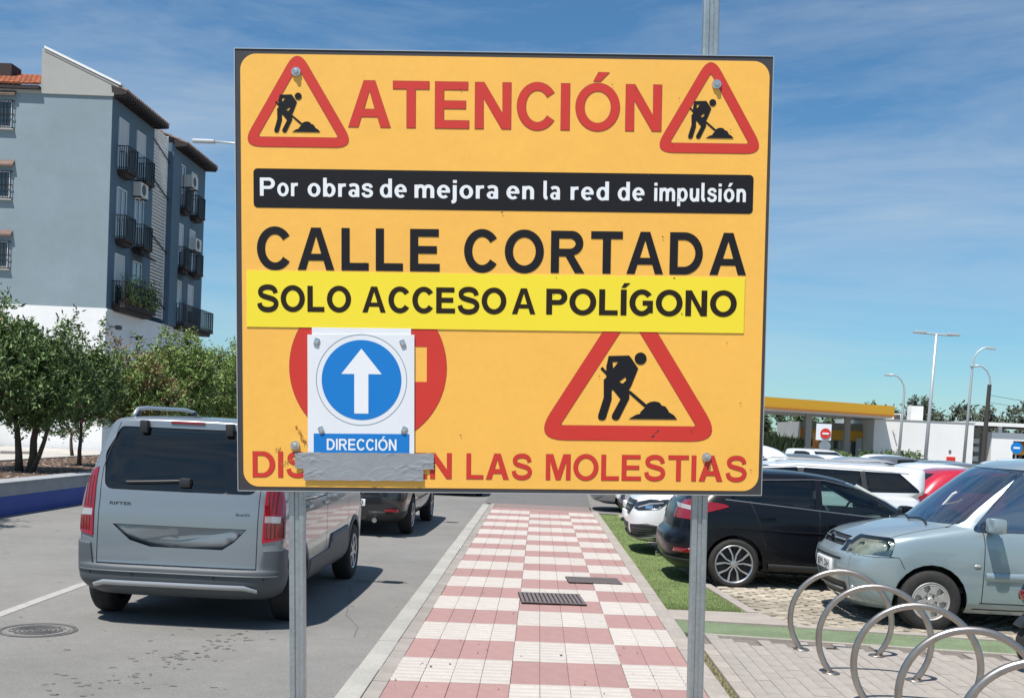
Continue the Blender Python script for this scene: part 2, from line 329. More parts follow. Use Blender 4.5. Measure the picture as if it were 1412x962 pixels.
def glyph(ch, s=.205):
    t = s*.82; acc = None; ddx = 0
    base = {'Ó': 'O', 'Í': 'I', 'ó': 'o'}.get(ch, ch)
    if base == 'A': g, w = [([(0, 0), (.37, 1), (.63, 1), (1, 0), (.775, 0), (.70, .225), (.30, .225), (.225, 0)], [[(.36, .385), (.64, .385), (.5, .80)]])], 1.0
    elif base == 'T': g, w = [([(0, 1), (0, 1-t), (.43-s/2, 1-t), (.43-s/2, 0), (.43+s/2, 0), (.43+s/2, 1-t), (.86, 1-t), (.86, 1)], [])], .86
    elif base == 'E': g, w = [([(0, 0), (0, 1), (.78, 1), (.78, 1-t), (s, 1-t), (s, .5+t*.55), (.73, .5+t*.55), (.73, .5-t*.45), (s, .5-t*.45), (s, t), (.81, t), (.81, 0)], [])], .81
    elif base == 'N': g, w = [([(0, 0), (0, 1), (s*1.05, 1), (.86-s*.98, .33), (.86-s*.98, 1), (.86, 1), (.86, 0), (.86-s*1.05, 0), (s*.98, .67), (s*.98, 0)], [])], .86
    elif base == 'I': g, w = [_box(0, s, 0, 1)], s
    elif base == 'L': g, w = [([(0, 0), (0, 1), (s, 1), (s, t), (.74, t), (.74, 0)], [])], .74
    elif base == 'C': g, w = [_arcband(.49, .5, .49, .518, 36, 324, s, t*1.02)], .91
    elif base == 'O': g, w = [_ring(.53, .5, .53, .518, s, t*1.02)], 1.06
    elif base == 'G': g, w = [_arcband(.49, .5, .49, .518, 38, 322, s, t*1.02), _box(.52, .93, .39, .39+t), _box(.93-s*.95, .9301, .10, .385)], .93
    elif base == 'S':
        g, w = [_band([(x, y*1.02-.01) for x, y in _S], t*1.08)], .91
    elif base == 'D': g, w = [([(0, 0)]+_ell(.40, .5, .50, .5, -90, 90)+[(0, 1)], [[(s, t)]+_ell(.38, .5, .315, .5-t, -90, 90)+[(s, 1-t)]])], .90
    elif base == 'P': g, w = [([(0, 0), (s, 0), (s, .375)]+_ell(.50, .6875, .33, .3125, -90, 90)+[(0, 1)], [[(s, .375+t)]+_ell(.47, .6875, .33-s*.85, .3125-t, -90, 90)+[(s, 1-t)]])], .83
    elif base == 'R': g, w = [([(0, 0), (s, 0), (s, .395), (.40, .395), (.66, 0), (.915, 0), (.62, .425)]+_ell(.56, .712, .315, .288, -60, 90)+[(0, 1)], [[(s, .395+t)]+_ell(.50, .698, .355-s*.85, .302-t, -90, 90)+[(s, 1-t)]])], .915
    elif base == 'M': g, w = [([(0, 0), (0, 1), (.29, 1), (.52, .33), (.75, 1), (1.04, 1), (1.04, 0), (1.04-s*.95, 0), (1.04-s*.95, .74), (.61, 0), (.43, 0), (s*.95, .74), (s*.95, 0)], [])], 1.04
    elif base == 'U': g, w = [([(0, 1), (0, .37)]+_ell(.42, .37, .42, .385, 180, 360)+[(.84, 1), (.84-s, 1)]+_ell(.42, .37, .42-s, .385-t, 360, 180)+[(s, 1)], [])], .84
    else:
        q = s*.88; v = q*.84
        if base == 'o': g, w = [_ring(.315, .36, .315, .378, q, v)], .63
        elif base == 'a': g, w = [_band([(.06, .60), (.16, .655), (.29, .665), (.40, .62), (.44, .50), (.445, .3), (.445, .0)], v*1.1), _ring(.24, .205, .24, .215, q*.95, v*.8)], .445+q/2
        elif base == 'd': g, w = [_ring(.30, .36, .30, .378, q, v), _box(.60-q, .60, 0, 1.03)], .60
        elif base == 'b': g, w = [_ring(.31, .36, .30, .378, q, v), _box(0, q, 0, 1.03)], .61
        elif base == 'p': g, w = [_ring(.31, .36, .30, .378, q, v), _box(0, q, -.27, .72)], .61
        elif base == 'e': g, w = [_arcband(.305, .36, .305, .378, 0, 312, q, v), _box(.08, .60, .30, .30+v*.85)], .61
        elif base == 'r': g, w = [_box(0, q, 0, .72), _band([(.08, .38), (.13, .56), (.24, .64), (.38, .645)], v*1.1)], .38
        elif base == 's': g, w = [_band([(x*.56, y*.74) for x, y in _S], v*1.05)], .51
        elif base in 'nm':
            g = [_box(0, q, 0, .72), _band([(.085, .38), (.13, .56), (.26, .645), (.39, .61), (.455, .48), (.46, .3), (.46, .0)], q)]; w = .46+q/2
            if base == 'm': g.append(_band([(.455, .38), (.50, .56), (.63, .645), (.76, .61), (.825, .48), (.83, .3), (.83, .0)], q)); w = .83+q/2
        elif base == 'u': g, w = [_box(.37, .37+q, 0, .72), _band([(.085, .72), (.085, .42), (.09, .24), (.15, .11), (.28, .075), (.41, .16), (.46, .34)], q)], .37+q
        elif base == 'i': g, w = [_box(0, q, 0, .72), _box(0, q, .84, 1.0)], q
        elif base == 'l': g, w = [_band([(.085, 1.03), (.085, .5), (.085, .22), (.12, .10), (.22, .075)], q)], .24
        elif base == 'j': g, w = [_band([(.085, .72), (.085, .3), (.085, -.05), (.05, -.17), (-.06, -.20)], q), _box(.0, q, .84, 1.0)], q
        else: g, w = [], .3
    if ch in 'ÓÍ': cx = w/2; g.append(([(cx-.10, 1.065), (cx+.06, 1.065), (cx+.26, 1.25), (cx+.01, 1.25)], []))
    if ch == 'ó': cx = w/2; g.append(([(cx-.07, .83), (cx+.07, .83), (cx+.22, 1.04), (cx+.02, 1.04)], []))
    return g, w
def _grow(P, g):
    n = len(P); A = sum(P[i][0]*P[(i+1) % n][1]-P[(i+1) % n][0]*P[i][1] for i in range(n)); sg = 1 if A > 0 else -1; out = []
    for i in range(n):
        p, a, b = Vector(P[i]), Vector(P[i-1]), Vector(P[(i+1) % n]); u = (p-a); v = (b-p)
        if u.length < 1e-7 or v.length < 1e-7: out.append(tuple(p)); continue
        u.normalize(); v.normalize(); n1 = Vector((u.y, -u.x))*sg; n2 = Vector((v.y, -v.x))*sg; m_ = (n1+n2); L = m_.length
        m_ = m_/L if L > .3 else n1; d = g/max(m_.dot(n1), .5); out.append(tuple(p+m_*d))
    return out
KERN = {'AT': -.08, 'TA': -.08, 'RT': -.02, 'LA': .0, 'TE': .0, 'PO': -.03, 'AD': -.02, 'LI': 0}
def put_word(mb, word, x0, x1, z0, h, y, s=.205, sp=.14, grow=0):
    x = 0; L = []; prev = ''
    for ch in word:
        g, w = glyph(ch, s); x += KERN.get(prev+ch, 0); L.append((x, g)); x += w+sp; prev = ch
    W = x-sp; k = (x1-x0)/W; lay = 0
    for (ox, g) in L:
        for (P, Hs) in g:
            Q = [(x0+(p[0]+ox)*k, z0+p[1]*h) for p in P]; HH = [[(x0+(p[0]+ox)*k, z0+p[1]*h) for p in hh] for hh in Hs]
            if grow: Q = _grow(Q, grow); HH = [_grow(hh, -grow) for hh in HH]
            mb.prism(Q, y-lay*.00006, y-lay*.00006, 'y', HH); lay = (lay+1) % 3

# ---------------------------------------------------------------- ground, roads, pavements
ZR, ZG = -.13, -.15
def sheet(name, poly, z, m, kind='structure', parent=None):
    o = MB().prism(poly, z, z, 'z').build(name, m, parent)
    for p in o.data.polygons:
        if p.normal.z < 0: p.flip()
    if kind: o['kind'] = kind
    return o
sheet('ground', [(-900, -60), (900, -60), (900, 1800), (-900, 1800)], -.30, M['ground'])
sheet('road', [(-8.85, -12), (-1.19, -12), (-1.19, 24.9), (-1.3, 60), (-1.6, 400), (-8.85, 400)], ZR, M['asphalt'])
sheet('parking_lane', [(1.2, 24.95), (40, 24.95), (40, 110), (1.2, 110)], -.146, M['asphalt'])
sheet('road_end', [(-1.185, 24.9), (1.25, 24.9), (2.2, 60), (-1.28, 60)], -.02, M['patch'])
def road_line(pts, w, label):
    V = []; F = []
    for i, (x, y) in enumerate(pts): V += [(x-w/2, y, ZR+.004), (x+w/2, y, ZR+.004)]
    F = [(2*i, 2*i+1, 2*i+3, 2*i+2) for i in range(len(pts)-1)]
    return tag(MB().add(V, F).build('road_line', M['line']), kind='structure')
road_line([(-4.52, 2), (-4.62, 8), (-4.69, 10.2), (-4.78, 14), (-4.9, 40)], .11, '')
for (x, y, a, b, c) in [(-1.62, 12.9, .16, .045, .1), (-1.72, 21.0, .2, .04, .2)]:
    pass
# dark spots and tar marks on the road
mb = MB()
for k in range(150):
    q = k % 2; u = random.random(); x = (-3.15+u*.75 if q else -2.95+u*.55)+random.gauss(0, .09+.14*(1-u)); y = 6.2+u*2.9+random.gauss(0, .12)
    if k > 115: x = random.uniform(-4.6, -1.5); y = random.uniform(6.0, 16)
    a, b = random.uniform(.008, .034), random.uniform(.004, .012); th = random.uniform(-.5, .5)
    mb.prism([(x+a*math.cos(t)*math.cos(th)*random.uniform(.6, 1.2), y+b*math.sin(t)*2.2*random.uniform(.6, 1.2)) for t in [i*PI/4 for i in range(8)]], ZR+.003, ZR+.003, 'z')
mb.prism([(-1.95+.1*math.cos(t), 12.45+.07*math.sin(t)) for t in [i*PI/5 for i in range(10)]], ZR+.003, ZR+.003, 'z')
mb.prism([(-1.62+.18*math.cos(t), 12.5+.09*math.sin(t)) for t in [i*PI/6 for i in range(12)]], ZR+.003, ZR+.003, 'z')
tag(mb.build('oil_spots', M['patch']), kind='stuff')
mb = MB(); rnd = random.Random(9)
for (x, y, dx, dy, n) in ((-4.4, 7.2, .12, .16, 12), (-2.2, 14.2, .10, .03, 10), (-1.5, 9.2, -.03, .22, 14), (-6.9, 11.5, .16, .1, 14)):
    P = []
    for k in range(n): P.append((x, y)); x += dx+rnd.uniform(-.05, .05); y += dy+rnd.uniform(-.06, .06)
    L_ = [(p[0]-.003, p[1]-.003) for p in P]; R2 = [(p[0]+.003, p[1]+.004) for p in P]
    for k in range(n-1): mb.add([(*L_[k], ZR+.0035), (*R2[k], ZR+.0035), (*R2[k+1], ZR+.0035), (*L_[k+1], ZR+.0035)], [(0, 1, 2, 3)])
tag(mb.build('road_cracks', M['patch']), kind='stuff')
# kerb stones along the road
kx = [(-1.19, -1.03)]
kroot = tag(MB().prism([(-1.185, -8), (-1.035, -8), (-1.035, 24.4), (-1.14, 24.4)], ZR-.05, -.012, 'z').build('kerb', M['kerb']), kind='structure')
kst = MB().box(-.08, .08, -.4915, .4915, -.1, .004)
kme = kst.build('kerb_stone', objrand(M['kerb'], .04), kroot, bevel=.014)
kme.location = (-1.11, 4.0, 0)
for i in range(1, 21): inst('kerb_stone', kme, kroot, (-1.11+random.uniform(-.002, .002), 4.0+.99*i, random.uniform(-.002, .002)))
# sidewalk bed + tiles
SK = .075
def rowY(x, k): return 7.22+SK*(x+.1)+.737*k
walk = sheet('sidewalk', [(-1.03, -8), (1.2, -8), (1.2, 24.9), (-1.03, 24.9)], -.012, M['joint'])
def tile_mesh(w, ribs, m, name):
    D = .737-.007; hw = (w-.004)/2; prof = [(0, -.012), (0, -.002)]
    if ribs:
        n = 7; s_ = D/n
        for i in range(n): prof += [(i*s_+.014, .0), (i*s_+.024, .008), (i*s_+s_-.024, .008), (i*s_+s_-.014, .0)]
    prof += [(D, -.002), (D, -.012)]
    V = []
    for (yy, zz) in prof: V += [(-hw, yy-SK*hw, zz), (hw, yy+SK*hw, zz)]
    n = len(prof); F = [(2*i, 2*i+1, 2*i+3, 2*i+2) for i in range(n-1)]
    F += [tuple(2*i for i in reversed(range(n))), tuple(2*i+1 for i in range(n))]
    return MB().add(V, F)
cols_ = []
x = -.92
for c in range(4): cols_.append((x+.1, .2, 0)); x += .2
for c in range(4): cols_.append((x+.1, .2, 1)); x += .2
for (w, c) in ((.2, 2), (.2, 2), (.11, 2)): cols_.append((x+w/2, w, 2)); x += w
GRATES = [(.02, .50, 9.06, 9.42), (.42, .76, 10.72, 10.98)]
protos = {}
for ci, (cx, w, g) in enumerate(cols_):
    for k in range(-5, 21):
        y0 = rowY(cx, k)
        white = (k % 2 == 0) if g != 1 else (k % 2 != 0)
        key = (round(w, 3), white)
        if key not in protos:
            protos[key] = tile_mesh(w, white, None, 'paving_tile').build('paving_tile', M['tile_w'] if white else M['tile_p'], walk); o = protos[key]
        else: o = inst('paving_tile', protos[key], walk)
        o.location = (cx, y0, .0+random.uniform(-.0015, .0015)); o.rotation_euler = (random.uniform(-.001, .001), random.uniform(-.004, .004), 0)
mb = MB(); mb.box(-.93, 1.19, rowY(0, 21)+.01, rowY(0, 21)+.62, -.012, .001); mb.build('far_border', M['tile_p'], walk)
sl = MB().box(-.052, .052, -.245, .245, -.012, .0); slo = sl.build('border_slab', M['slab'], walk); slo.location = (-.975, 3.9, 0)
for i in range(1, 42): inst('border_slab', slo, walk, (-.975, 3.9+.495*i, random.uniform(-.003, .001)))
rnd = random.Random(21); mb = MB()
for k in range(120):
    x = rnd.uniform(-.9, 1.15); y = 4.5+18*rnd.random()**1.6; a, b = rnd.uniform(.003, .011), rnd.uniform(.005, .020)
    mb.prism([(x+a*math.cos(t)*rnd.uniform(.6, 1.3), y+b*math.sin(t)*rnd.uniform(.6, 1.3)) for t in [i*PI/3.5 for i in range(7)]], .0095, .0095, 'z')
tag(mb.build('gum_spots', M['joint'], walk), kind='stuff')
# right edging kerb
ek = MB().box(-.07, .07, -.492, .492, -.18, .006).build('edging_stone', M['kerb2'], walk, bevel=.008); ek.location = (1.262, 4.2, 0)
for i in range(1, 20): inst('edging_stone', ek, walk, (1.262, 4.2+.99*i, random.uniform(-.003, .003)))
# gratings in the sidewalk
def grating(x0, x1, y0, y1, label, n):
    t = thing('drain_grate', ((x0+x1)/2, (y0+y1)/2, .0095), math.atan(SK), label, 'drain grate')
    a, b = (x1-x0)/2, (y1-y0)/2
    MB().box(-a, a, -b, b, -.003, .0035).build('frame', M['hole'], t)
    for s_ in (-1, 1):
        MB().box(-a, a, s_*b-.012, s_*b+.012, .0045, .012).build('rim', M['grate'], t)
    pr = None
    for i in range(n):
        xx = -a+(i+.5)*2*a/n
        if pr is None: pr = MB().box(-a/n*.62, a/n*.62, -b+.012, b-.012, .005, .011).build('bar', M['grate'], t); pr.location = (xx, 0, 0)
        else: inst('bar', pr, t, (xx, 0, 0))
grating(-.125, .52, 10.62, 11.24, 'rusty slotted grate set across the tiles, the wider and nearer one', 15)
grating(.39, 1.0, 12.22, 12.63, 'narrow brown metal cover further up the tiled sidewalk', 22)
# manhole on the road
t = thing('manhole_cover', (-4.045, 8.79, ZR), 0, 'round cast iron manhole cover with concentric rings on the road behind the van', 'manhole cover')
MB().lathe([(0, .004), (.31, .004), (.315, 0)], 48).build('surround', M['asphalt'], t)
for r0, r1 in ((.272, .306), (.218, .25), (.165, .19), (.13, .148), (.095, .112), (.055, .08), (.0, .035)):
    MB().lathe([(r0, .0), (r0, .009), (r1, .009), (r1, 0)] if r0 else [(0, .009), (r1, .009), (r1, 0)], 48).build('ring', M['iron'] if not (.2 < r0 < .26) else M['asphalt'], t)
for k in range(12):
    a = k*PI/6; MB().box(.19, .218, -.006, .006, .004, .0085).build('rib', M['iron'], t).rotation_euler = (0, 0, a)

# right side: turf, edging, rack paving, cobbles
SL = -.10
def sk(x, y): return (x, y+SL*(x-1.7))
sheet('parking_base', [(1.33, -6), (40, -6), (40, 24.95), (1.33, 24.95)], ZG-.008, M['cobblej'])
turf_poly = [(1.335, 11.45), (2.28, 11.55), (2.10, 13.5), (1.95, 18), (1.85, 24.5), (1.335, 24.5)]
tf = sheet('turf', turf_poly, ZG+.02, M['turf'])
# turf blades: real little blades, thin on top of the sheet
mb = MB()
for i in range(26000):
    y = 11.5+13*random.random()**2.0; xr = 2.25-(y-11.5)*.035; x = random.uniform(1.34, xr); h = random.uniform(.008, .02); a = random.uniform(0, PI); c_, s_ = .003*math.cos(a), .003*math.sin(a)
    dx, dy = random.uniform(-.008, .008), random.uniform(-.008, .008); z = ZG+.02
    mb.add([(x-c_, y-s_, z), (x+c_, y+s_, z), (x+dx, y+dy, z+h)], [(0, 1, 2)])
tag(mb.build('turf_blades', M['turf'], fixn=False), kind='stuff')
mb = MB(); mb.prism([(2.28, 11.5), (2.40, 11.5), (2.22, 13.5), (2.07, 18), (1.97, 24.5), (1.85, 24.5), (1.95, 18), (2.10, 13.5)], ZG-.01, ZG+.035, 'z')
tag(mb.build('turf_edging', M['kerb2']), kind='structure')
mb = MB(); mb.prism([(1.335, 10.86), sk(2.7, 10.90), (2.42, 11.49), (1.335, 11.44)], ZG-.01, ZG+.03, 'z')
mb.prism([sk(2.6, 10.80), sk(9.6, 10.80), sk(9.6, 10.93), sk(2.66, 10.93)], ZG-.01, ZG+.034, 'z')
tag(mb.build('concrete_band', M['kerb2']), kind='structure')
mb = MB(); mb.prism([sk(1.335, 10.15), sk(9.6, 10.15), sk(9.6, 10.79), sk(2.4, 10.79), (1.335, 10.85)], ZG+.0, ZG+.024, 'z')
tag(mb.build('green_strip', M['green']), kind='structure')
mb = MB(); mb.prism([sk(1.5, 10.08), sk(9.6, 10.08), sk(9.6, 10.14), sk(1.5, 10.14)], ZG, ZG+.03, 'z'); tag(mb.build('pale_edging', M['kerb2']), kind='structure')
sheet('soil_strip', [(1.335, -6), (1.50, -6), (1.50, 9.9), (1.335, 10.1)], ZG+.012, M['soil'])
mb = MB()
for i in range(900):
    x = random.uniform(1.34, 1.49); y = random.uniform(5, 10); z = ZG+.012; h = random.uniform(.01, .05); a = random.uniform(0, PI)
    mb.add([(x-.004*math.cos(a), y-.004*math.sin(a), z), (x+.004*math.cos(a), y+.004*math.sin(a), z), (x+random.uniform(-.03, .03), y+random.uniform(-.03, .03), z+h)], [(0, 1, 2)])
tag(mb.build('dry_weeds', M['reed'], fixn=False), kind='stuff')
pav = sheet('rack_paving', [(1.5, -6), (9.6, -6), sk(9.6, 10.075), sk(1.5, 10.075)], ZG+.004, M['paverj'])
eb = MB().box(-.055, .055, -.24, .24, 0, .03).build('edging_block', M['kerb2'], pav, bevel=.004); eb.location = (1.56, 4, ZG+.0)
for i in range(1, 12): inst('edging_block', eb, pav, (1.56, 4+.49*i, ZG))
pb = MB().box(-.0545, .0545, -.207, .207, 0, .028).build('paving_block', M['paver'], pav); first = True; cnt = 0
stuffmb = MB(); cand = []
for i in range(60):
    xx = 1.675+.113*i
    for j in range(30):
        yy = 3.6+.418*j+(.14*((i*2) % 3)); lim = sk(xx, 10.08)[1]
        if yy+.2 > lim: continue
        cand.append((xx, yy, j))
def vis(x, y):   # rough pixel position
    px = 744+1500*(x/y); py = 593+1500*1.8/y+.045*(px-744)
    return -60 < px < 1480 and py < 1010
cand.sort(key=lambda c: (not vis(c[0], c[1]), c[0]*.6+c[1]*.4))
for (xx, yy, j) in cand:
    if cnt < 298 and vis(xx, yy):
        if first: o = pb; first = False
        else: o = inst('paving_block', pb, pav)
        o.location = (xx, yy, ZG+random.uniform(-.0015, .0015)); o.rotation_euler = (random.uniform(-.004, .004), random.uniform(-.008, .008), 0); cnt += 1
    else: stuffmb.box(xx-.0545, xx+.0545, yy-.207, yy+.207, ZG, ZG+.028)
tag(stuffmb.build('far_paving_blocks', M['paver'], pav, fixn=False), kind='stuff')
# cobbles
cob = sheet('parking_cobbles', [(2.0, 10.9), (9.6, 10.2), (9.6, 24.9), (2.0, 24.9)], ZG-.004, M['cobblej'])
stuffmb = MB(); cobs = []
def cobble_vf(a, b, h, j=.2):
    V = []
    for z, s_ in ((0, 1), (h*.7, .97), (h, .74)):
        for (u, v) in ((-1, -.55), (-.6, -1), (.6, -1), (1, -.5), (1, .55), (.6, 1), (-.6, 1), (-1, .5)):
            V.append((u*a*s_, v*b*s_, z))
    F = [(i, (i+1) % 8, 8+(i+1) % 8, 8+i) for i in range(8)]+[(8+i, 8+(i+1) % 8, 16+(i+1) % 8, 16+i) for i in range(8)]+[tuple(range(16, 24))]
    return V, F
cvar = []
for k in range(6):
    V, F = cobble_vf(random.uniform(.085, .10), random.uniform(.045, .056), random.uniform(.022, .032))
    V = [(v[0]+random.uniform(-.008, .008), v[1]+random.uniform(-.006, .006), v[2]+(random.uniform(-.004, .004) if v[2] > 0 else 0)) for v in V]; cvar.append((V, F))
cprot = {}
y = 10.95; r = 0
allc = []
while y < 24.6:
    x = 2.05+(.1 if r % 2 else 0)
    while x < 9.5:
        xe = (2.42 if y < 11.5 else 2.36-(y-11.5)*.07) if y < 13.5 else 2.22-(y-13.5)*.025
        yb = 10.95+SL*(x-1.7)
        if x > xe+.09 and y > yb: allc.append((x+random.uniform(-.012, .012), y+random.uniform(-.008, .008)))
        x += .205
    y += .115; r += 1
y = 10.45
while y < 10.95:
    x = 3.0
    while x < 9.5:
        if y > 10.99+SL*(x-1.7): allc.append((x+random.uniform(-.012, .012), y))
        x += .205
    y += .115
allc.sort(key=lambda c: (c[1] > 13.3 or c[0] > 6.2, c[1]))
for i, (x, y) in enumerate(allc):
    k = random.randrange(6)
    if i < 299 and y < 13.4:
        if k not in cprot: o = cprot[k] = MB().add(*cvar[k]).build('cobble', M['cobble'], cob)
        else: o = inst('cobble', cprot[k], cob)
        o.location = (x, y, ZG-.002); o.rotation_euler = (random.uniform(-.05, .05), random.uniform(-.05, .05), random.uniform(-.12, .12))
    elif y < 17: stuffmb.add([(v[0]+x, v[1]+y, v[2]+ZG-.002) for v in cvar[k][0]], cvar[k][1])
    else: stuffmb.add([(v[0]+x, v[1]+y, v[2]+ZG-.002) for v in cvar[k][0][8:]], [tuple(q-8 for q in f) for f in cvar[k][1][8:]])
tag(stuffmb.build('far_cobbles', M['cobble'], cob, fixn=False), kind='stuff')

# ---------------------------------------------------------------- the road works sign
def build_sign():
    L = 2.302
    s = thing('road_works_sign', (0, 0, 0), 0, 'big orange road works sign on two steel posts reading CALLE CORTADA', 'road sign')
    s.rotation_mode = 'YXZ'; s.rotation_euler = (.0398, -.035, .0414)
    Mx = s.rotation_euler.to_matrix(); c = Vector((-.1722, 4.3, 2.2964))
    s.location = c-Mx @ Vector((0, 0, L)); s.location.z = 0
    W, Hh = 2.0851, 1.7094; z0, z1 = L-Hh/2, L+Hh/2
    def prints(name, m, polys, y, holes=()):
        mb = MB()
        for p in polys: mb.prism([(a, b+L) for a, b in p], -y, -y+.0004, 'y', [[(a, b+L) for a, b in h] for h in holes])
        return mb.build(name, m, s)
    MB().box(-W/2, W/2, .0, .028, z0, z1).build('board', M['edge_black'], s)
    mb = MB()
    for (a, b, c_, d) in ((-W/2-.003, W/2+.003, z1+.0005, z1+.0035), (-W/2-.003, W/2+.003, z0-.0035, z0-.0005), (-W/2-.0035, -W/2-.0005, z0, z1), (W/2+.0005, W/2+.0035, z0, z1)):
        mb.box(a, b, -.0025, .030, c_, d)
    mb.build('edge_trim', M['galv_edge'], s)
    prints('orange_sheet', M['orange'], [rrect(-1.0225, 1.031, -.8395, .8375, .062, 8)], .0012)
    def tri(name, apex, bl, br, th, y, ro=.028, clip=None):
        P = [Vector(apex), Vector(bl), Vector(br)]
        cen = (P[0]+P[1]+P[2])/3
        def inner(d):
            out = []
            for i in range(3):
                p, q, r = P[i], P[i-1], P[(i+1) % 3]; a = (q-p).normalized(); b = (r-p).normalized(); ang = a.angle(b)
                out.append(p+(a+b).normalized()*d/math.sin(ang/2))
            return out
        prints(name+'_outline', M['red_line'], [rpoly([tuple(p) for p in inner(-.002)], ro+.002, 8)], y-.0003, [rpoly([tuple(p) for p in inner(th+.002)], .006, 3)])
        prints(name, M['red_print'], [rpoly([tuple(p) for p in P], ro, 8)], y, [rpoly([tuple(p) for p in inner(th)], .004, 3)])
    # three warning triangles
    tri('triangle', (-.802, .862), (-1.020, .4865), (-.579, .4865), .0355, .0024, .045)
    tri('triangle', (.8015, .862), (.583, .485), (1.021, .485), .0355, .0024, .045)
    tri('triangle', (.5055, -.045), (.128, -.642), (.882, -.642), .057, .0024, .07)
    # worker pictogram (measured on the lower right triangle)
    wk = [[(.4221, -.3079), (.5033, -.3053), (.5121, -.3154), (.5403, -.356), (.5141, -.4245), (.5058, -.4391), (.5074, -.4742), (.4693, -.5534), (.462, -.5610), (.4531, -.5621), (.443, -.5580), (.4383, -.5511), (.4398, -.54), (.4722, -.478), (.4424, -.4424), (.4364, -.4424), (.437, -.4783), (.4152, -.5539), (.409, -.561), (.4007, -.5627), (.390, -.561), (.3842, -.5542), (.384, -.5431), (.4052, -.4718), (.404, -.4018), (.4141, -.3931), (.4134, -.3505)]]
    wh = [[(.4379, -.3315), (.461, -.3313), (.4409, -.3562)], [(.4895, -.3906), (.494, -.4025), (.4797, -.4163), (.465, -.4097)]]
    extra = [[(.3971, -.3507), (.416, -.3693), (.4185, -.388), (.3904, -.3593)], [(.510, -.4436), (.5774, -.4991), (.5673, -.5078), (.500, -.4503)],
             [(.5055, -.5563), (.5352, -.539), (.5506, -.5354), (.5522, -.5285), (.5674, -.5129), (.5774, -.4957), (.5909, -.4879), (.6081, -.4851), (.6271, -.4892), (.6377, -.5019), (.6515, -.5052), (.6621, -.5188), (.6657, -.5274), (.6867, -.54), (.699, -.5563)],
             circ(.5489, -.3167, .0238, 28)]
    def worker(k, ox, oz, y=.0027):
        T = lambda P: [((a-.5416)*k+ox, (b+.4345)*k+oz+L) for a, b in P]
        mb = MB(); mb.prism(T(wk[0]), -y, -y+.0004, 'y', [T(h) for h in wh])
        for e in extra: mb.prism(T(e), -y-.0002, -y+.0002, 'y')
        mb.build('worker_symbol', M['black_print'], s)
    worker(1.0, .5416, -.4345)
    worker(.565, -.8035, .6122); worker(.565, .8070, .6105)
    def words(name, m, items, z, h, y, st=.205, sp=.14, grow=0):
        for (t_, a, b) in items:
            mb = MB(); put_word(mb, t_, a, b, L+z, h, -y, st, sp, grow); mb.build(name, m, s, fixn=False)
    words('lettering_outline', M['red_line'], [('ATENCIÓN', -.6040, .6110)], .5655, .1755, .0022, .20, .155, .0022)
    words('lettering', M['red_print'], [('ATENCIÓN', -.6040, .6110)], .5655, .1755, .0026, .20, .155)
    prints('black_bar', M['black_print'], [rrect(-.9745, .979, .2525, .4025, .016, 5)], .0022)
    words('lettering', M['white_print'], [('Por', -.9495, -.8020), ('obras', -.7640, -.5120), ('de', -.4830, -.3780), ('mejora', -.3480, -.0210), ('en', .0110, .1190), ('la', .1560, .2210), ('red', .2620, .4120), ('de', .4470, .5520), ('impulsión', .5900, .9502)], .2975, .0700, .0028, .205, .13)
    words('lettering', M['black_print'], [('CALLE', -.9630, -.2480), ('CORTADA', -.1530, .9590)], .0140, .1640, .0025, .222, .19)
    prints('yellow_strip', M['yellow'], [[(-1.0050, -.2095), (.9555, -.2130), (.9555, .0035), (-1.0040, .0095)]], .0040)
    MB().prism([(-1.0050, -.2095+L), (.9555, -.2130+L), (.9555, .0035+L), (-1.0040, .0095+L)], -.0035, -.0014, 'y').build('strip_backing', M['galv_edge'], s)
    words('lettering', M['brown_print'], [('SOLO', -.9625, -.5950), ('ACCESO', -.5510, .0150), ('A', .0370, .1300), ('POLÍGONO', .1720, .9250)], -.1485, .1010, .0048, .235, .11)
    # covered no-entry disc
    prints('disc_outline', M['red_line'], [circ(-.5285, -.3640, .3110, 72)], .0019, [circ(-.5285, -.3640, .30, 72)])
    prints('no_entry_disc', M['red_print'], [circ(-.5285, -.3640, .3085, 72)], .0022, [[(-.760, -.4180), (-.297, -.4180), (-.297, -.2800), (-.760, -.2800)]])
    DL = [('DISCULPEN', -.9845, -.1975), ('LAS', -.1360, .1230), ('MOLESTIAS', .1805, .9820)]
    words('lettering_outline', M['red_line'], DL, -.8010, .1005, .0022, .175, .15, .0016)
    words('lettering', M['red_print'], DL, -.8010, .1005, .0026, .175, .15)
    # direction plate
    card = MB().prism([(-.749, -.62+L), (-.3595, -.62+L), (-.3595, -.2095+L), (-.749, -.2090+L)], -.0045, -.0032, 'y').build('backing_card', M['white_plate'], s)
    pl = MB().prism([(-.7660, -.7200+L), (-.3445, -.7200+L), (-.3460, -.2335+L), (-.7661, -.2375+L)], -.0078, -.0055, 'y').build('direction_plate', M['white_plate'], s)
    pl['label'] = 'white plate with a blue arrow disc above the word DIRECCIÓN'
    def pp(name, m, poly, y, holes=()): return MB().prism([(a, b+L) for a, b in poly], -y, -y+.0003, 'y', [[(a, b+L) for a, b in h] for h in holes]).build(name, m, pl)
    cx, cz = -.5535, -.4135
    pp('disc_ring', M['greyline'], circ(cx, cz, .1795, 64), .0082, [circ(cx, cz, .1768, 64)])
    pp('arrow_disc', M['blue_print'], circ(cx, cz, .1572, 64), .0084)
    pp('arrow', M['white_print'], [(-.554, -.2903), (-.474, -.3900), (-.5266, -.3900), (-.5266, -.5455), (-.5821, -.5455), (-.5821, -.3900), (-.6331, -.3900)], .0088)
    pp('blue_box', M['blue_print'], [(-.7427, -.7120), (-.3641, -.7120), (-.3641, -.6245), (-.7427, -.6260)], .0084)
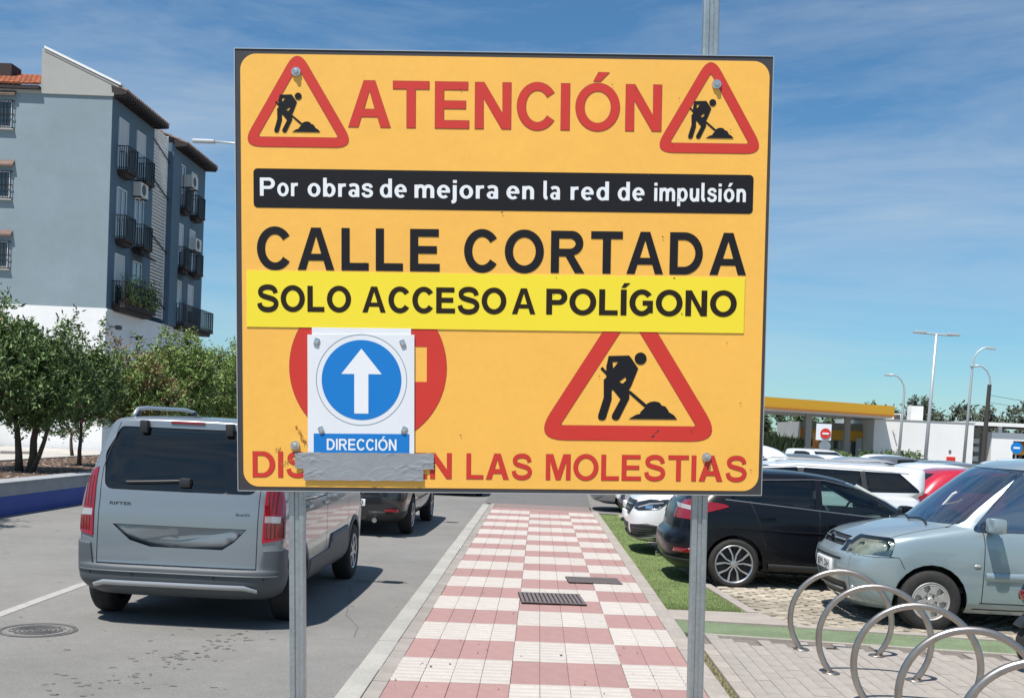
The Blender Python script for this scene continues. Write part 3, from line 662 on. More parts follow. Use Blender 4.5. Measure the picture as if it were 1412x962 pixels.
    mb = MB(); put_word(mb, 'DIRECCIÓN', -.6910, -.4150, L-.6910, .0450, -.0088, .20, .13); mb.build('lettering', M['white_print'], pl, fixn=False)
    rv = MB().box(-.010, .010, -.006, 0, -.014, .014).build('rivet', M['bolt'], pl, bevel=.004)
    P = [(-.7297, -.2652), (-.3917, -.2673), (-.7128, -.6118), (-.3847, -.6085)]
    rv.location = (P[0][0], -.0078, P[0][1]+L); rv.rotation_euler = (0, .3, 0)
    for q in P[1:]: inst('rivet', rv, pl, (q[0], -.0078, q[1]+L), (0, random.uniform(-.5, .5), 0))
    # duct tape: wrinkled strips
    def tape(x0, x1, za, zb, y, seed, notch):
        rnd = random.Random(seed); nx, nz_ = 110, 16; V = []; F = []
        lines = [(rnd.uniform(x0, x1), rnd.uniform(za, zb), rnd.uniform(-.6, .6), rnd.uniform(.02, .07), rnd.uniform(.0012, .0028)) for _ in range(16)]
        for e in (x0, x1):
            for _ in range(7): lines.append((e+(.03 if e == x0 else -.03)*rnd.uniform(.5, 2.5), rnd.uniform(za, zb), rnd.uniform(-.5, .5), rnd.uniform(.02, .05), rnd.uniform(.002, .0045)))
        for j in range(nz_+1):
            for i in range(nx+1):
                u = i/nx; v = j/nz_; X = x0+(x1-x0)*u; Z = za+(zb-za)*v
                d = .0
                for (lx, lz, an, ln, hh) in lines:
                    ca, sa = math.cos(an), math.sin(an); p = (X-lx)*ca+(Z-lz)*sa; q = -(X-lx)*sa+(Z-lz)*ca
                    q += .35*p*p/ln
                    if abs(p) < ln*1.6: d += .33*hh*math.exp(-(p/ln)**2)*math.exp(-(q/.0028)**2)
                if i in (0, nx): X += notch*math.sin(j*1.7)*.4
                V.append((X, -y-d, Z+L+(.0009*math.sin(u*31+seed) if j in (0, nz_) else 0)))
        F = [(j*(nx+1)+i, j*(nx+1)+i+1, (j+1)*(nx+1)+i+1, (j+1)*(nx+1)+i) for j in range(nz_) for i in range(nx)]
        return MB().add(V, F).build('duct_tape', M['tape'], s, smooth=True)
    tape(-.8172, -.2669, -.765, -.7010, .0085, 3, .004); tape(-.7834, -.3077, -.8115, -.7480, .0094, 5, .004)
    # bolts
    pb_ = MB(); pb_.lathe([(0, -.007), (.0175, -.006), (.0185, -.001), (.0185, 0)], 24, 'y'); pb_.lathe([(0, -.015), (.008, -.0145), (.0105, -.011), (.0105, -.006)], 6, 'y')
    bo = pb_.build('bolt', M['bolt'], s, smooth=True, autos=30); B = [(-.8067, .7701), (.8244, .7464), (-.8171, -.6745), (.8198, -.7048)]
    bo.location = (B[0][0], -.003, B[0][1]+L)
    for q in B[1:]: inst('bolt', bo, s, (q[0], -.003, q[1]+L))
    mb = MB(); rnd = random.Random(5)
    for k in range(70):
        u = rnd.random(); cx_, cz_ = ((-.812+.04*u, -.60-.075*u) if k < 45 else (-.865+.05*u, -.752+.03*u) if k < 60 else (-.905+.03*u, -.70+.012*u)); cx_ += rnd.gauss(0, .004); cz_ += rnd.gauss(0, .004); r = rnd.uniform(.0015, .0045)
        mb.prism([(cx_+r*.6*math.cos(a)*rnd.uniform(.6, 1.4), cz_+L+r*math.sin(a)*rnd.uniform(.6, 1.4)) for a in [q*PI/3 for q in range(6)]], -.0034, -.0034, 'y')
    tag(mb.build('rust_stain', M['rust'], s), kind='stuff')
    rnd = random.Random(8); mb = MB()
    for k in range(34):
        x = rnd.uniform(-1, 1); z = rnd.uniform(-.82, .82); r = rnd.uniform(.0012, .0035)
        mb.prism([(x+r*math.cos(a)*rnd.uniform(.5, 1.4), z+L+r*math.sin(a)*rnd.uniform(.5, 1.4)) for a in [q*PI/3 for q in range(6)]], -.0051, -.0051, 'y')
    mb.prism([(x+.58+.02, z+L) for x, z in ((0, -.63), (.012, -.622), (.006, -.618), (.03, -.60), (.026, -.598), (-.004, -.628))], -.0031, -.0031, 'y')
    tag(mb.build('dirt_specks', M['edge_black'], s), kind='stuff')
    # channel posts
    def post(cx, zt, w=.062):
        h = w/2; prof = [(-h, .0), (-h+.006, -.003), (-.0105, -.003), (-.0065, .0035), (.0065, .0035), (.0105, -.003), (h-.006, -.003), (h, .0), (h, .036), (h-.003, .036), (h-.003, .003), (-h+.003, .003), (-h+.003, .036), (-h, .036)]
        P = [(cx+a, .034+b) for a, b in prof]
        return MB().prism(P, -.02, zt, 'z').build('post', M['galv'], s)
    post(-.819, z1-.04); post(.806, z1+.9)
    for zz in (.7, -.68):
        for cx in (-.819, .806): MB().box(cx-.05, cx+.05, .074, .080, L+zz-.02, L+zz+.02).build('clamp', M['galv'], s)
build_sign()

# ---------------------------------------------------------------- bicycle hoops
def hoop(x, y, rz, label):
    t = thing('bike_rack', (x, y, ZG+.03), rz, label, 'bike rack', 'hoop bicycle stands on the grey paving')
    Rr, cz = .425, .285; a0 = -math.asin(cz/Rr)
    pts = [((Rr)*math.cos(a), 0, cz+Rr*math.sin(a)) for a in [a0+(PI-2*a0)*k/48 for k in range(49)]]
    MB().tube(pts, .0245, 18).build('hoop', M['steel'], t, smooth=True)
    fx = Rr*math.cos(a0)
    for s_ in (-1, 1):
        MB().lathe([(0, .012), (.055, .011), (.068, .005), (.07, 0)], 28, 'z', (s_*fx, 0, 0)).build('base_plate', M['steel'], t, smooth=True)
    return t
for i, lb in enumerate(['steel hoop bike rack furthest from the camera, nearest the green strip', 'steel hoop bike rack, second one counted from the green strip', 'steel hoop bike rack in the middle of the row of five', 'steel hoop bike rack, fourth one counted from the green strip', 'steel hoop bike rack nearest the camera, cut by the photo corner']):
    hoop(2.70+.012*i, 9.52-.925*i, -.19+.01*i, lb)

# ---------------------------------------------------------------- cars
def pchip(ts, vs_, t):
    n = len(ts)
    if t <= ts[0]: return vs_[0]
    if t >= ts[-1]: return vs_[-1]
    d = [(vs_[i+1]-vs_[i])/(ts[i+1]-ts[i]) for i in range(n-1)]
    m = [d[0]]+[0 if d[i-1]*d[i] <= 0 else 2*d[i-1]*d[i]/(d[i-1]+d[i]) for i in range(1, n-1)]+[d[-1]]
    i = 0
    while ts[i+1] < t: i += 1
    h = ts[i+1]-ts[i]; u = (t-ts[i])/h
    return (2*u**3-3*u*u+1)*vs_[i]+(u**3-2*u*u+u)*h*m[i]+(-2*u**3+3*u*u)*vs_[i+1]+(u**3-u*u)*h*m[i+1]
def shell_bm(keys, nf=12, ns=22, per=3):
    # keys: (z, xf, xr, w, Lf, Lr, n)
    K = len(keys); ts = list(range(K)); rows = []
    for i in range((K-1)*per+1):
        t = i/per; rows.append([pchip(ts, [k[c] for k in keys], t) for c in range(7)])
    bm = bmesh.new(); rings = []
    for (z, xf, xr, w, Lf, Lr, n) in rows:
        half = []
        for k in range(nf+1):
            th = PI/2*k/nf; half.append((xf-Lf*(1-max(math.cos(th), 0)**(2/n)), w*math.sin(th)**(2/n)))
        a, b = xf-Lf, xr+Lr
        for k in range(1, ns): half.append((a+(b-a)*k/ns, w))
        for k in range(nf+1):
            th = PI/2*(1-k/nf); half.append((xr+Lr*(1-max(math.cos(th), 0)**(2/n)), w*math.sin(th)**(2/n)))
        # slight barrel in plan
        L = (xf-xr)/2; xc = (xf+xr)/2
        half = [(x, y*(1-.035*((x-xc)/max(L, .3))**2)) for x, y in half]
        half[0] = (half[0][0], 0); half[-1] = (half[-1][0], 0)
        ring = [bm.verts.new((x, y, z)) for x, y in half]+[bm.verts.new((x, -y, z)) for x, y in reversed(half[1:-1])]
        rings.append(ring)
    n = len(rings[0])
    for r0, r1 in zip(rings, rings[1:]):
        for k in range(n): bm.faces.new((r0[k], r0[(k+1) % n], r1[(k+1) % n], r1[k]))
    top = rings[-1]; h = n//2
    # cap as strips joining left and right
    for k in range(h):
        a, b = top[k], top[k+1]; c_, d = top[(n-k-1) % n], top[(n-k) % n]
        vs3 = []
        for v in (a, b, c_, d):
            if v not in vs3: vs3.append(v)
        if len(vs3) >= 3: bm.faces.new(vs3)
    bmesh.ops.recalc_face_normals(bm, faces=bm.faces); bm.normal_update()
    return bm
AX = {'side': (0, 2, 1), 'end': (1, 2, 0), 'top': (0, 1, 2)}
def inside(p, poly):
    x, y = p; c = False; j = len(poly)-1
    for i in range(len(poly)):
        xi, yi = poly[i]; xj, yj = poly[j]
        if (yi > y) != (yj > y) and x < (xj-xi)*(y-yi)/(yj-yi)+xi: c = not c
        j = i
    return c
def cut(bm, poly, axis, sgn, nmin=.2, delete=False, lim=None):
    i0, i1, i2 = AX[axis]
    for k in range(len(poly)):
        p, q = poly[k], poly[(k+1) % len(poly)]
        e = .002; bx = (min(p[0], q[0])-e, max(p[0], q[0])+e, min(p[1], q[1])-e, max(p[1], q[1])+e)
        fs = []
        for f in bm.faces:
            if f.normal[i2]*sgn < nmin: continue
            if lim and not lim(f): continue
            a = [v.co[i0] for v in f.verts]; b = [v.co[i1] for v in f.verts]
            if max(a) < bx[0] or min(a) > bx[1] or max(b) < bx[2] or min(b) > bx[3]: continue
            fs.append(f)
        if not fs: continue
        no = [0, 0, 0]; no[i0] = -(q[1]-p[1]); no[i1] = q[0]-p[0]; co = [0, 0, 0]; co[i0] = p[0]; co[i1] = p[1]
        if Vector(no).length < 1e-6: continue
        es = set(); vs3 = set()
        for f in fs: es.update(f.edges); vs3.update(f.verts)
        bmesh.ops.bisect_plane(bm, geom=fs+list(es)+list(vs3), dist=1e-5, plane_co=co, plane_no=Vector(no).normalized())
    bm.normal_update(); out = []
    for f in bm.faces:
        if f.normal[i2]*sgn < nmin*.5: continue
        if lim and not lim(f): continue
        c_ = f.calc_center_median()
        if inside((c_[i0], c_[i1]), poly): out.append(f)
    if delete: bmesh.ops.delete(bm, geom=out, context='FACES'); return None
    return out
def patch(bm, faces, name, mats, parent, off=0., thick=.012, rim=0, remove=True, disp=None):
    """take the given faces out of the shell as a part of its own"""
    nb = bmesh.new(); mp_ = {}
    for f in faces:
        vs3 = []
        for v in f.verts:
            if v.index not in mp_ or True:
                key = v
                if key not in mp_: mp_[key] = (nb.verts.new(v.co+v.normal*off), v.normal.copy())
                vs3.append(mp_[key][0])
        try: nf_ = nb.faces.new(vs3); nf_.smooth = True
        except ValueError: pass
    nrm = {a: n for a, n in mp_.values()}
    if rim:
        r = bmesh.ops.inset_region(nb, faces=nb.faces[:], thickness=rim, depth=0, use_boundary=True, use_even_offset=True)
        for f in r['faces']: f.material_index = 1
    if disp:
        for v in nb.verts: v.co += disp(v.co)
    if thick:
        be = [e for e in nb.edges if len(e.link_faces) == 1]
        r = bmesh.ops.extrude_edge_only(nb, edges=be)
        nb.normal_update()
        for v in [g for g in r['geom'] if isinstance(g, bmesh.types.BMVert)]:
            src = [e.other_vert(v) for e in v.link_edges if e.other_vert(v) in nrm]
            nn = nrm[src[0]] if src else v.normal
            v.co -= nn*thick
        for f in [g for g in r['geom'] if isinstance(g, bmesh.types.BMFace)]: f.smooth = False; f.material_index = 1 if rim else 0
    me = bpy.data.meshes.new(name)
    if not isinstance(mats, (list, tuple)): mats = [mats]
    nb.normal_update(); nb.to_mesh(me); nb.free()
    for m_ in mats: me.materials.append(m_)
    o = bpy.data.objects.new(name, me); col.objects.link(o); o.parent = parent
    if remove: bmesh.ops.delete(bm, geom=faces, context='FACES')
    return o
def finish(bm, name, m_, parent):
    me = bpy.data.meshes.new(name)
    for f in bm.faces: f.smooth = True
    bm.to_mesh(me); me.materials.append(m_); me.set_sharp_from_angle(angle=math.radians(38))
    o = bpy.data.objects.new(name, me); col.objects.link(o); o.parent = parent; return o
def ribbon(bvh, pts, axis, sgn, width, name, m_, parent, off=.0012, step=.03, far=3, dome=0):
    """thin strip laid on the shell: panel gaps and trim"""
    i0, i1, i2 = AX[axis]; P = []
    for (p, q) in zip(pts, pts[1:]):
        n = max(1, int(math.hypot(q[0]-p[0], q[1]-p[1])/step))
        P += [(p[0]+(q[0]-p[0])*k/n, p[1]+(q[1]-p[1])*k/n) for k in range(n)]
    P.append(pts[-1]); V = []; F = []; ok = []
    for i, p in enumerate(P):
        a = P[max(0, i-1)]; b = P[min(len(P)-1, i+1)]; dx, dy = b[0]-a[0], b[1]-a[1]; L = math.hypot(dx, dy) or 1; nx, ny = -dy/L*width/2, dx/L*width/2; row = []
        for s_ in ((-1, 1) if not dome else (-1, -.5, .5, 1)):
            o = [0, 0, 0]; o[i0] = p[0]+nx*s_; o[i1] = p[1]+ny*s_; o[i2] = sgn*far; d = [0, 0, 0]; d[i2] = -sgn
            h = bvh.ray_cast(Vector(o), Vector(d))
            row.append(None if h[0] is None else h[0]+h[1]*(off+(dome if abs(s_) < .9 else 0))*(1 if h[1][i2]*sgn > 0 else -1))
        ok.append(None not in row); V.append(row)
    mb = MB(); w = len(V[0]); idx = 0; VV = []; mapi = []
    for r, g in zip(V, ok):
        if g: mapi.append(len(VV)); VV += r
        else: mapi.append(None)
    for i in range(len(V)-1):
        if mapi[i] is not None and mapi[i+1] is not None:
            for k in range(w-1): F.append((mapi[i]+k, mapi[i]+k+1, mapi[i+1]+k+1, mapi[i+1]+k))
    if not F: return None
    mb.add(VV, F); return mb.build(name, m_, parent, smooth=bool(dome))
def hit(bvh, axis, sgn, p, far=3):
    i0, i1, i2 = AX[axis]; o = [0, 0, 0]; o[i0], o[i1], o[i2] = p[0], p[1], sgn*far; d = [0, 0, 0]; d[i2] = -sgn
    h = bvh.ray_cast(Vector(o), Vector(d)); return h[0], h[1]
wheel_cache = {}
def wheel(parent, x, y, R, style, side, rot=0):
    """side +1: outer face to +y"""
    key = (R, style)
    if key not in wheel_cache:
        w = .10; rr = R*(.76 if style == 'five_y' else .62)
        t = MB().lathe([(rr, -w), (R*.88, -w-.006), (R*.965, -w*.86), (R, -w*.6), (R, w*.6), (R*.965, w*.86), (R*.88, w+.006), (rr+.012, w+.002), (rr, w*.96), (rr, -w)], 48, 'y')
        tyre = t.build('tyre', M['tyre'], None, smooth=True, autos=50)
        b = MB(); b.cur = 1
        b.lathe([(0, -.02), (rr*.97, -.02), (rr*.97, .02), (0, .03)], 36, 'y')     # dark barrel
        b.cur = 0; y0, y1 = w*.55, w*.92
        b.lathe([(rr+.002, .0), (rr+.002, w*.95), (rr-.006, w*1.0), (rr-.018, w*.93), (rr-.02, .0)], 48, 'y')
        def spoke(P, ya, yb): b.prism(P, ya, yb, 'y')
        def rotp(P, a): c_, s_ = math.cos(a), math.sin(a); return [(p[0]*c_-p[1]*s_, p[0]*s_+p[1]*c_) for p in P]
        def bar(p, q, wa, wb, a, ya, yb):
            d = Vector((q[0]-p[0], q[1]-p[1])).normalized(); n_ = (-d.y, d.x)
            spoke(rotp([(p[0]+n_[0]*wa, p[1]+n_[1]*wa), (p[0]-n_[0]*wa, p[1]-n_[1]*wa), (q[0]-n_[0]*wb, q[1]-n_[1]*wb), (q[0]+n_[0]*wb, q[1]+n_[1]*wb)], a), ya, yb)
        if style == 'five_y':
            for k in range(5):
                a = k*2*PI/5+PI/2
                for s_ in (-1, 1):
                    bar((rr*.10, s_*rr*.045), (rr*.47, s_*rr*.10), .009, .008, a, y0, y1-.003)
                    bar((rr*.45, s_*rr*.09), (rr*.93, s_*rr*.35), .008, .013, a, y0, y1)
            b.lathe([(0, y1+.004), (rr*.15, y1), (rr*.16, y0)], 20, 'y')
            b.cur = 1
            for k in range(5): bar((rr*.1, 0), (rr*.9, 0), .012, .006, k*2*PI/5+PI/2, y0-.02, y0-.005)
        elif style == 'cap':
            b.lathe([(0, y1+.004), (rr*.16, y1+.004), (rr*.24, y1-.012), (rr*.46, y1-.006)], 36, 'y')
            for k in range(6):
                a = k*PI/3+.2
                spoke(rotp([(rr*.40, -rr*.20), (rr*.62, -rr*.16), (rr*.80, -rr*.30), (rr*.93, -rr*.34), (rr*.985, 0), (rr*.93, rr*.34), (rr*.80, rr*.30), (rr*.62, rr*.16), (rr*.40, rr*.20)], a), y0+.01, y1)
            b.lathe([(rr*.84, y0+.0), (rr*.84, y1+.003), (rr*.99, y1-.004), (rr*.99, y0)], 48, 'y')
            b.cur = 1
            for k in range(5): a = k*2*PI/5; b.lathe([(0, y1+.006), (.009, y1+.006), (.009, y1-.01)], 8, 'y', (rr*.17*math.cos(a)*1.7, 0, rr*.17*math.sin(a)*1.7))
        else:
            for k in range(7 if style == 'multi' else 5):
                a = k*2*PI/(7 if style == 'multi' else 5)+PI/2
                bar((rr*.1, 0), (rr*.97, 0), .02, .016, a, y0, y1)
            b.lathe([(0, y1+.004), (rr*.17, y1), (rr*.18, y0)], 20, 'y')
        rim = b.build('rim', [M['cap'] if style == 'cap' else M['alloy'], M['rim_dark']], None, smooth=False, autos=30)
        if style != 'cap':
            pass
        wheel_cache[key] = (tyre, rim); first_ = True
    else: first_ = False
    tyre, rim = wheel_cache[key]
    e = empty('wheel', parent, (x, y, R), (0, 0, 0 if side > 0 else PI))
    for src in (tyre, rim):
        if first_: o = src; o.parent = e
        else: o = inst(src.name.split('.')[0], src, e)
        if src is rim: o.rotation_euler = (0, rot, 0)
def arcpts(cx, cz, r, a0=0, a1=PI, n=22): return [(cx+r*math.cos(a0+(a1-a0)*k/n), cz+r*math.sin(a0+(a1-a0)*k/n)) for k in range(n+1)]
def rbox(x0, x1, y0, y1, z0, z1, name, m_, parent, bev=.02): return MB().box(x0, x1, y0, y1, z0, z1).build(name, m_, parent, bevel=bev)
def seat(parent, x, y, z, m_='seat'):
    mb = MB(); mb.box(x-.25, x+.25, y-.24, y+.24, z, z+.16)
    mb.prism([(x-.18, z+.10), (x-.30, z+.70), (x-.40, z+.70), (x-.32, z+.10)], y-.23, y+.23, 'y')
    mb.prism([(x-.31, z+.73), (x-.33, z+.93), (x-.41, z+.93), (x-.41, z+.73)], y-.13, y+.13, 'y')
    return mb.build('seat', M[m_], parent, bevel=.03)
def interior(parent, x0, x1, w, zf, xd, xs, belt, lhd=1, small=False):
    mb = MB(); mb.box(x0, x1, -w+.12, w-.12, zf-.06, zf); mb.build('floor_pan', M['dash'], parent)
    for s_ in (-1, 1): seat(parent, xs, s_*.37, zf+.06)
    mb = MB(); mb.box(xs-1.15, xs-.65, -w+.2, w-.2, zf+.06, zf+.3); mb.prism([(xs-1.1, zf+.2), (xs-1.22, zf+.8), (xs-1.32, zf+.8), (xs-1.22, zf+.2)], -w+.2, w-.2, 'y'); mb.build('rear_seat', M['seat'], parent, bevel=.03)
    mb = MB(); mb.prism([(xd, belt-.02), (xd-.35, belt+.0), (xd-.48, belt-.1), (xd-.42, belt-.35), (xd+.1, belt-.4)], -w+.14, w-.14, 'y'); mb.build('dashboard', M['dash'], parent, bevel=.02)
    c = Vector((xd-.58, lhd*.37, belt-.04)); pts = []
    for k in range(25):
        a = 2*PI*k/24; pts.append(c+Vector((.06*math.sin(a), .18*math.cos(a), .17*math.sin(a))))
    MB().tube(pts, .014, 8, False).tube([c+Vector((0, -.17, 0)), c+Vector((0, .17, 0))], .015, 6).tube([c, c+Vector((.25, 0, -.12))], .03, 8).build('steering_wheel', M['dash'], parent, smooth=True)
def mirror_part(parent, x, y, z, s_, m_, fwd=1):
    t = empty('wing_mirror', parent, (x, y, z))
    mb = MB(); mb.box(-.07, .07, -.11, .11, -.075, .075); o = mb.build('mirror_shell', m_, t, bevel=.035); o.location = (0, s_*.17, .03)
    MB().tube([(0, -s_*.04, -.02), (0, s_*.10, 0)], .03, 10).build('mirror_arm', M['plastic_blk'], t)
    MB().box(-.004, .0, -.085, .085, -.055, .055).build('mirror_glass', M['chrome'], t).location = (-.0745, s_*.17, .03)
def wells(bm_parent, xs, R, wbody):
    for x in xs:
        for s_ in (-1, 1):
            P = [(x+R*math.cos(a), R*.88+R*math.sin(a)) for a in [k*PI/14 for k in range(15)]]
            V = [(p[0], s_*(wbody-.02), p[1]) for p in P]+[(p[0], s_*(wbody-.30), p[1]) for p in P]; n = len(P)
            F = [(i, i+1, n+i+1, n+i) for i in range(n-1)]+[tuple(range(n, 2*n))]
            MB().add(V, F).build('wheel_well', M['plastic_blk'], bm_parent)

def detailed(spec):
    t = thing(spec['name'], spec['loc'], spec['rz'], spec['label'], spec['cat'])
    if spec.get('group'): t['group'] = spec['group']
    pm = spec['paint']; R = spec['R']; hi = spec.get('hi', True)
    bm = shell_bm(spec['keys'], *(spec.get('res', (12, 24, 3))))
    full = bm.copy(); bvh = BVHTree.FromBMesh(full)
    ra = R+spec.get('gap', .05)
    for x in spec['axles']:
        P = [(x+ra*math.cos(a), R+ra*math.sin(a)) for a in [PI*k/12 for k in range(13)]]+[(x-ra, 0.0), (x+ra, 0.0)]
        P = [p for p in P]
        for s_ in (1, -1): cut(bm, P, 'side', s_, .2, delete=True)
        if spec.get('archtrim'):
            ro = ra+.055; Q = [(x+ro*math.cos(a), R+ro*math.sin(a)) for a in [PI*k/16 for k in range(17)]]+[(x-ro, 0.0), (x+ro, 0.0)]
            for s_ in (1, -1):
                fs = cut(bm, Q, 'side', s_, .2)
                if fs: patch(bm, fs, 'arch_trim', M[spec['archtrim']], t, .008, .012)
    for (nm, poly, axis, sgns, mats, kw) in spec['cuts']:
        for s_ in sgns:
            lim = kw.get('lim'); fs = cut(bm, poly, axis, s_, kw.get('nmin', .2), lim=lim)
            if not fs: continue
            if kw.get('backing'): patch(bm, fs, 'lamp_bowl', [M['lamp_lens']], t, -.04, 0, 0, remove=False)
            o = patch(bm, fs, nm, [M[m_] for m_ in mats], t, kw.get('off', -.003), kw.get('thick', .012), kw.get('rim', 0), disp=kw.get('disp'))
            if kw.get('label'): o['label'] = kw['label']
    finish(bm, 'body', M[pm], t); bm.free()
    for (pts, axis, sgns, width, nm, m_, kw) in spec.get('lines', []):
        for s_ in sgns: ribbon(bvh, pts, axis, s_, width, nm, M[m_], t, kw.get('off', .0015), kw.get('step', .04), 3, kw.get('dome', 0))
    w = max(k[3] for k in spec['keys'])
    wells(t, spec['axles'], ra, w)
    mb = MB(); xr = min(k[2] for k in spec['keys']); xf = max(k[1] for k in spec['keys']); a0, a1 = sorted(spec['axles'])
    wu = spec['keys'][0][3]-.04; mb.box(xr+.25, a0-ra, -wu, wu, spec['keys'][0][0]+.01, spec['keys'][0][0]+.05); mb.box(a0+ra, a1-ra, -wu, wu, spec['keys'][0][0]+.01, spec['keys'][0][0]+.05)
    mb.box(a1+ra, xf-.35, -wu+.05, wu-.05, spec['keys'][0][0]+.01, spec['keys'][0][0]+.05); mb.box(a0-ra, a0+ra, -w+.3, w-.3, R*.7, R*.8); mb.box(a1-ra, a1+ra, -w+.3, w-.3, R*.7, R*.8)
    mb.build('underbody', M['plastic_blk'], t)
    for x in spec['axles']:
        for s_ in (1, -1): wheel(t, x, s_*(w-.105), R, spec['wheel'], s_, spec.get('wrot', 0))
    return t, bvh, full
def ws_lim(z0, side=1): return lambda f: f.calc_center_median().z > z0

# --- the grey van with the dented tailgate (heading up the road)
def rear_dent(co):
    y, z = co.y, co.z; cy, cz = -.03, .78
    e = max(0, 1-((y-cy)/.60)**2)*max(0, 1-((z-cz)/.125)**2)
    d = -.03*e**.6 if e > 0 else 0
    d += e*(.030*math.sin(y*7+z*30)+.020*math.sin(y*17-z*62+1)+.008*math.sin(y*33+z*90))
    return Vector((-d, 0, 0))
vk = [(.27, 2.05, -1.98, .80, .5, .35, 3.6), (.32, 2.12, -2.06, .87, .5, .35, 3.8), (.40, 2.2, -2.12, .905, .5, .35, 4), (.50, 2.25, -2.13, .915, .55, .34, 4), (.53, 2.26, -2.10, .915, .55, .28, 4.2), (.75, 2.27, -2.09, .918, .6, .26, 4.4), (.95, 2.2, -2.08, .915, .6, .26, 4.4),
      (1.03, 2.05, -2.07, .91, .7, .26, 4.2), (1.08, 1.8, -2.065, .905, .8, .26, 4), (1.12, 1.45, -2.06, .898, .6, .26, 4), (1.18, 1.28, -2.05, .885, .5, .26, 4), (1.30, 1.1, -2.01, .862, .4, .26, 4), (1.50, .86, -1.945, .815, .4, .26, 4), (1.65, .66, -1.885, .775, .4, .26, 4), (1.72, .5, -1.875, .745, .4, .26, 3.8),
      (1.765, .3, -1.87, .70, .4, .26, 3.5), (1.79, .0, -1.83, .60, .4, .3, 3), (1.808, -.4, -1.68, .42, .4, .4, 2.6), (1.818, -.8, -1.3, .1, .2, .2, 2.2)]
rlim = lambda f: f.calc_center_median().x < -1.2
van_cuts = [
    ('rear_window', rpoly([(-.60, 1.705), (.60, 1.705), (.705, 1.47), (.655, 1.165), (-.655, 1.165), (-.705, 1.47)], [.06, .06, .12, .09, .09, .12], 5), 'end', (-1,), ['glass_dark', 'gasket'], dict(rim=.018, off=-.004, thick=.02, lim=rlim)),
    ('tailgate_dent', [(-.60, .872), (.56, .872), (.40, .74), (.22, .69), (-.40, .69), (-.50, .76)], 'end', (-1,), ['van_paint'], dict(off=-.004, thick=.03, lim=rlim, disp=rear_dent, label='crushed and creased number plate recess of the tailgate')),
    ('tail_light', [(.735, 1.10), (.745, 1.345), (.83, 1.30), (.895, 1.26), (.895, .795), (.73, .76)], 'end', (-1,), ['red_lens', 'gasket'], dict(rim=.006, off=.010, thick=.03, nmin=.12, lim=rlim)),
    ('tail_light', [(-.735, 1.10), (-.745, 1.345), (-.83, 1.30), (-.895, 1.26), (-.895, .795), (-.73, .76)], 'end', (-1,), ['red_lens', 'gasket'], dict(rim=.006, off=.010, thick=.03, nmin=.12, lim=rlim)),
    ('rear_bumper', [(-1.0, .26), (1.0, .26), (1.0, .72), (.745, .70), (.715, .515), (-.715, .515), (-.745, .70), (-1.0, .72)], 'end', (-1,), ['plastic'], dict(off=.018, thick=.03, nmin=.05, lim=rlim)),
    ('rear_side_window', rpoly([(-1.85, 1.19), (-1.28, 1.19), (-1.24, 1.60), (-1.72, 1.60)], .04, 3), 'side', (1, -1), ['glass_dark', 'gasket'], dict(rim=.015, thick=.02, nmin=.5)),
    ('side_window', rpoly([(-1.18, 1.19), (-.30, 1.17), (-.28, 1.62), (-1.16, 1.61)], .04, 3), 'side', (1, -1), ['glass_dark', 'gasket'], dict(rim=.015, thick=.02, nmin=.5)),
    ('side_window', rpoly([(-.22, 1.17), (.95, 1.14), (.62, 1.50), (.45, 1.60), (-.20, 1.62)], .04, 3), 'side', (1, -1), ['glass_dark', 'gasket'], dict(rim=.015, thick=.02, nmin=.5)),
    ('windscreen', rpoly([(-.74, 1.17), (.74, 1.17), (.66, 1.66), (-.66, 1.66)], .05, 3), 'end', (1,), ['glass_dark', 'gasket'], dict(rim=.02, thick=.02, nmin=.3, lim=lambda f: f.calc_center_median().z > 1.1)),
    ('side_cladding', [(-1.0, .27), (.95, .27), (.98, .62), (.90, .68), (-.02, .66), (-.10, .52), (-.98, .50)], 'side', (1, -1), ['plastic'], dict(off=.012, thick=.02, nmin=.3)),
]
van_lines = [
    ([(-.69, .53), (-.69, .76), (-.69, 1.12), (-.70, 1.34), (-.60, 1.78)], 'end', (-1,), .007, 'panel_gap', 'gasket', {}),
    ([(.69, .53), (.69, .76), (.69, 1.12), (.70, 1.34), (.60, 1.78)], 'end', (-1,), .007, 'panel_gap', 'gasket', {}),
    ([(-.69, .535), (.69, .535)], 'end', (-1,), .010, 'panel_gap', 'gasket', dict(off=.004)),
    ([(-.23, 1.17), (-.23, .50)], 'side', (1, -1), .007, 'panel_gap', 'gasket', {}), ([(-1.16, .9), (-1.18, 1.62)], 'side', (1, -1), .007, 'panel_gap', 'gasket', {}),
    ([(-1.75, 1.08), (-.24, 1.08)], 'side', (1, -1), .012, 'sliding_rail', 'gasket', {}), ([(.98, 1.1), (.95, .68)], 'side', (1, -1), .007, 'panel_gap', 'gasket', {}),
    ([(-.70, .36), (-.60, .385), (.60, .385), (.70, .36)], 'end', (-1,), .034, 'bumper_trim', 'silver_paint', dict(off=.026, dome=.012)),
    ([(-.85, .475), (.85, .475)], 'end', (-1,), .016, 'bumper_crease', 'plastic', dict(off=.020, dome=.008)),
]
van = dict(name='van', loc=(-3.035, 11.27, ZR), rz=PI/2-.010, label='blue grey people carrier van with a crushed tailgate, nearest vehicle on the road', cat='van', paint='van_paint', R=.325, gap=.05, keys=vk, res=(16, 24, 4), axles=(-1.39, 1.39), archtrim='plastic', cuts=van_cuts, lines=van_lines, wheel='multi')
t, bvh, fl = detailed(van)
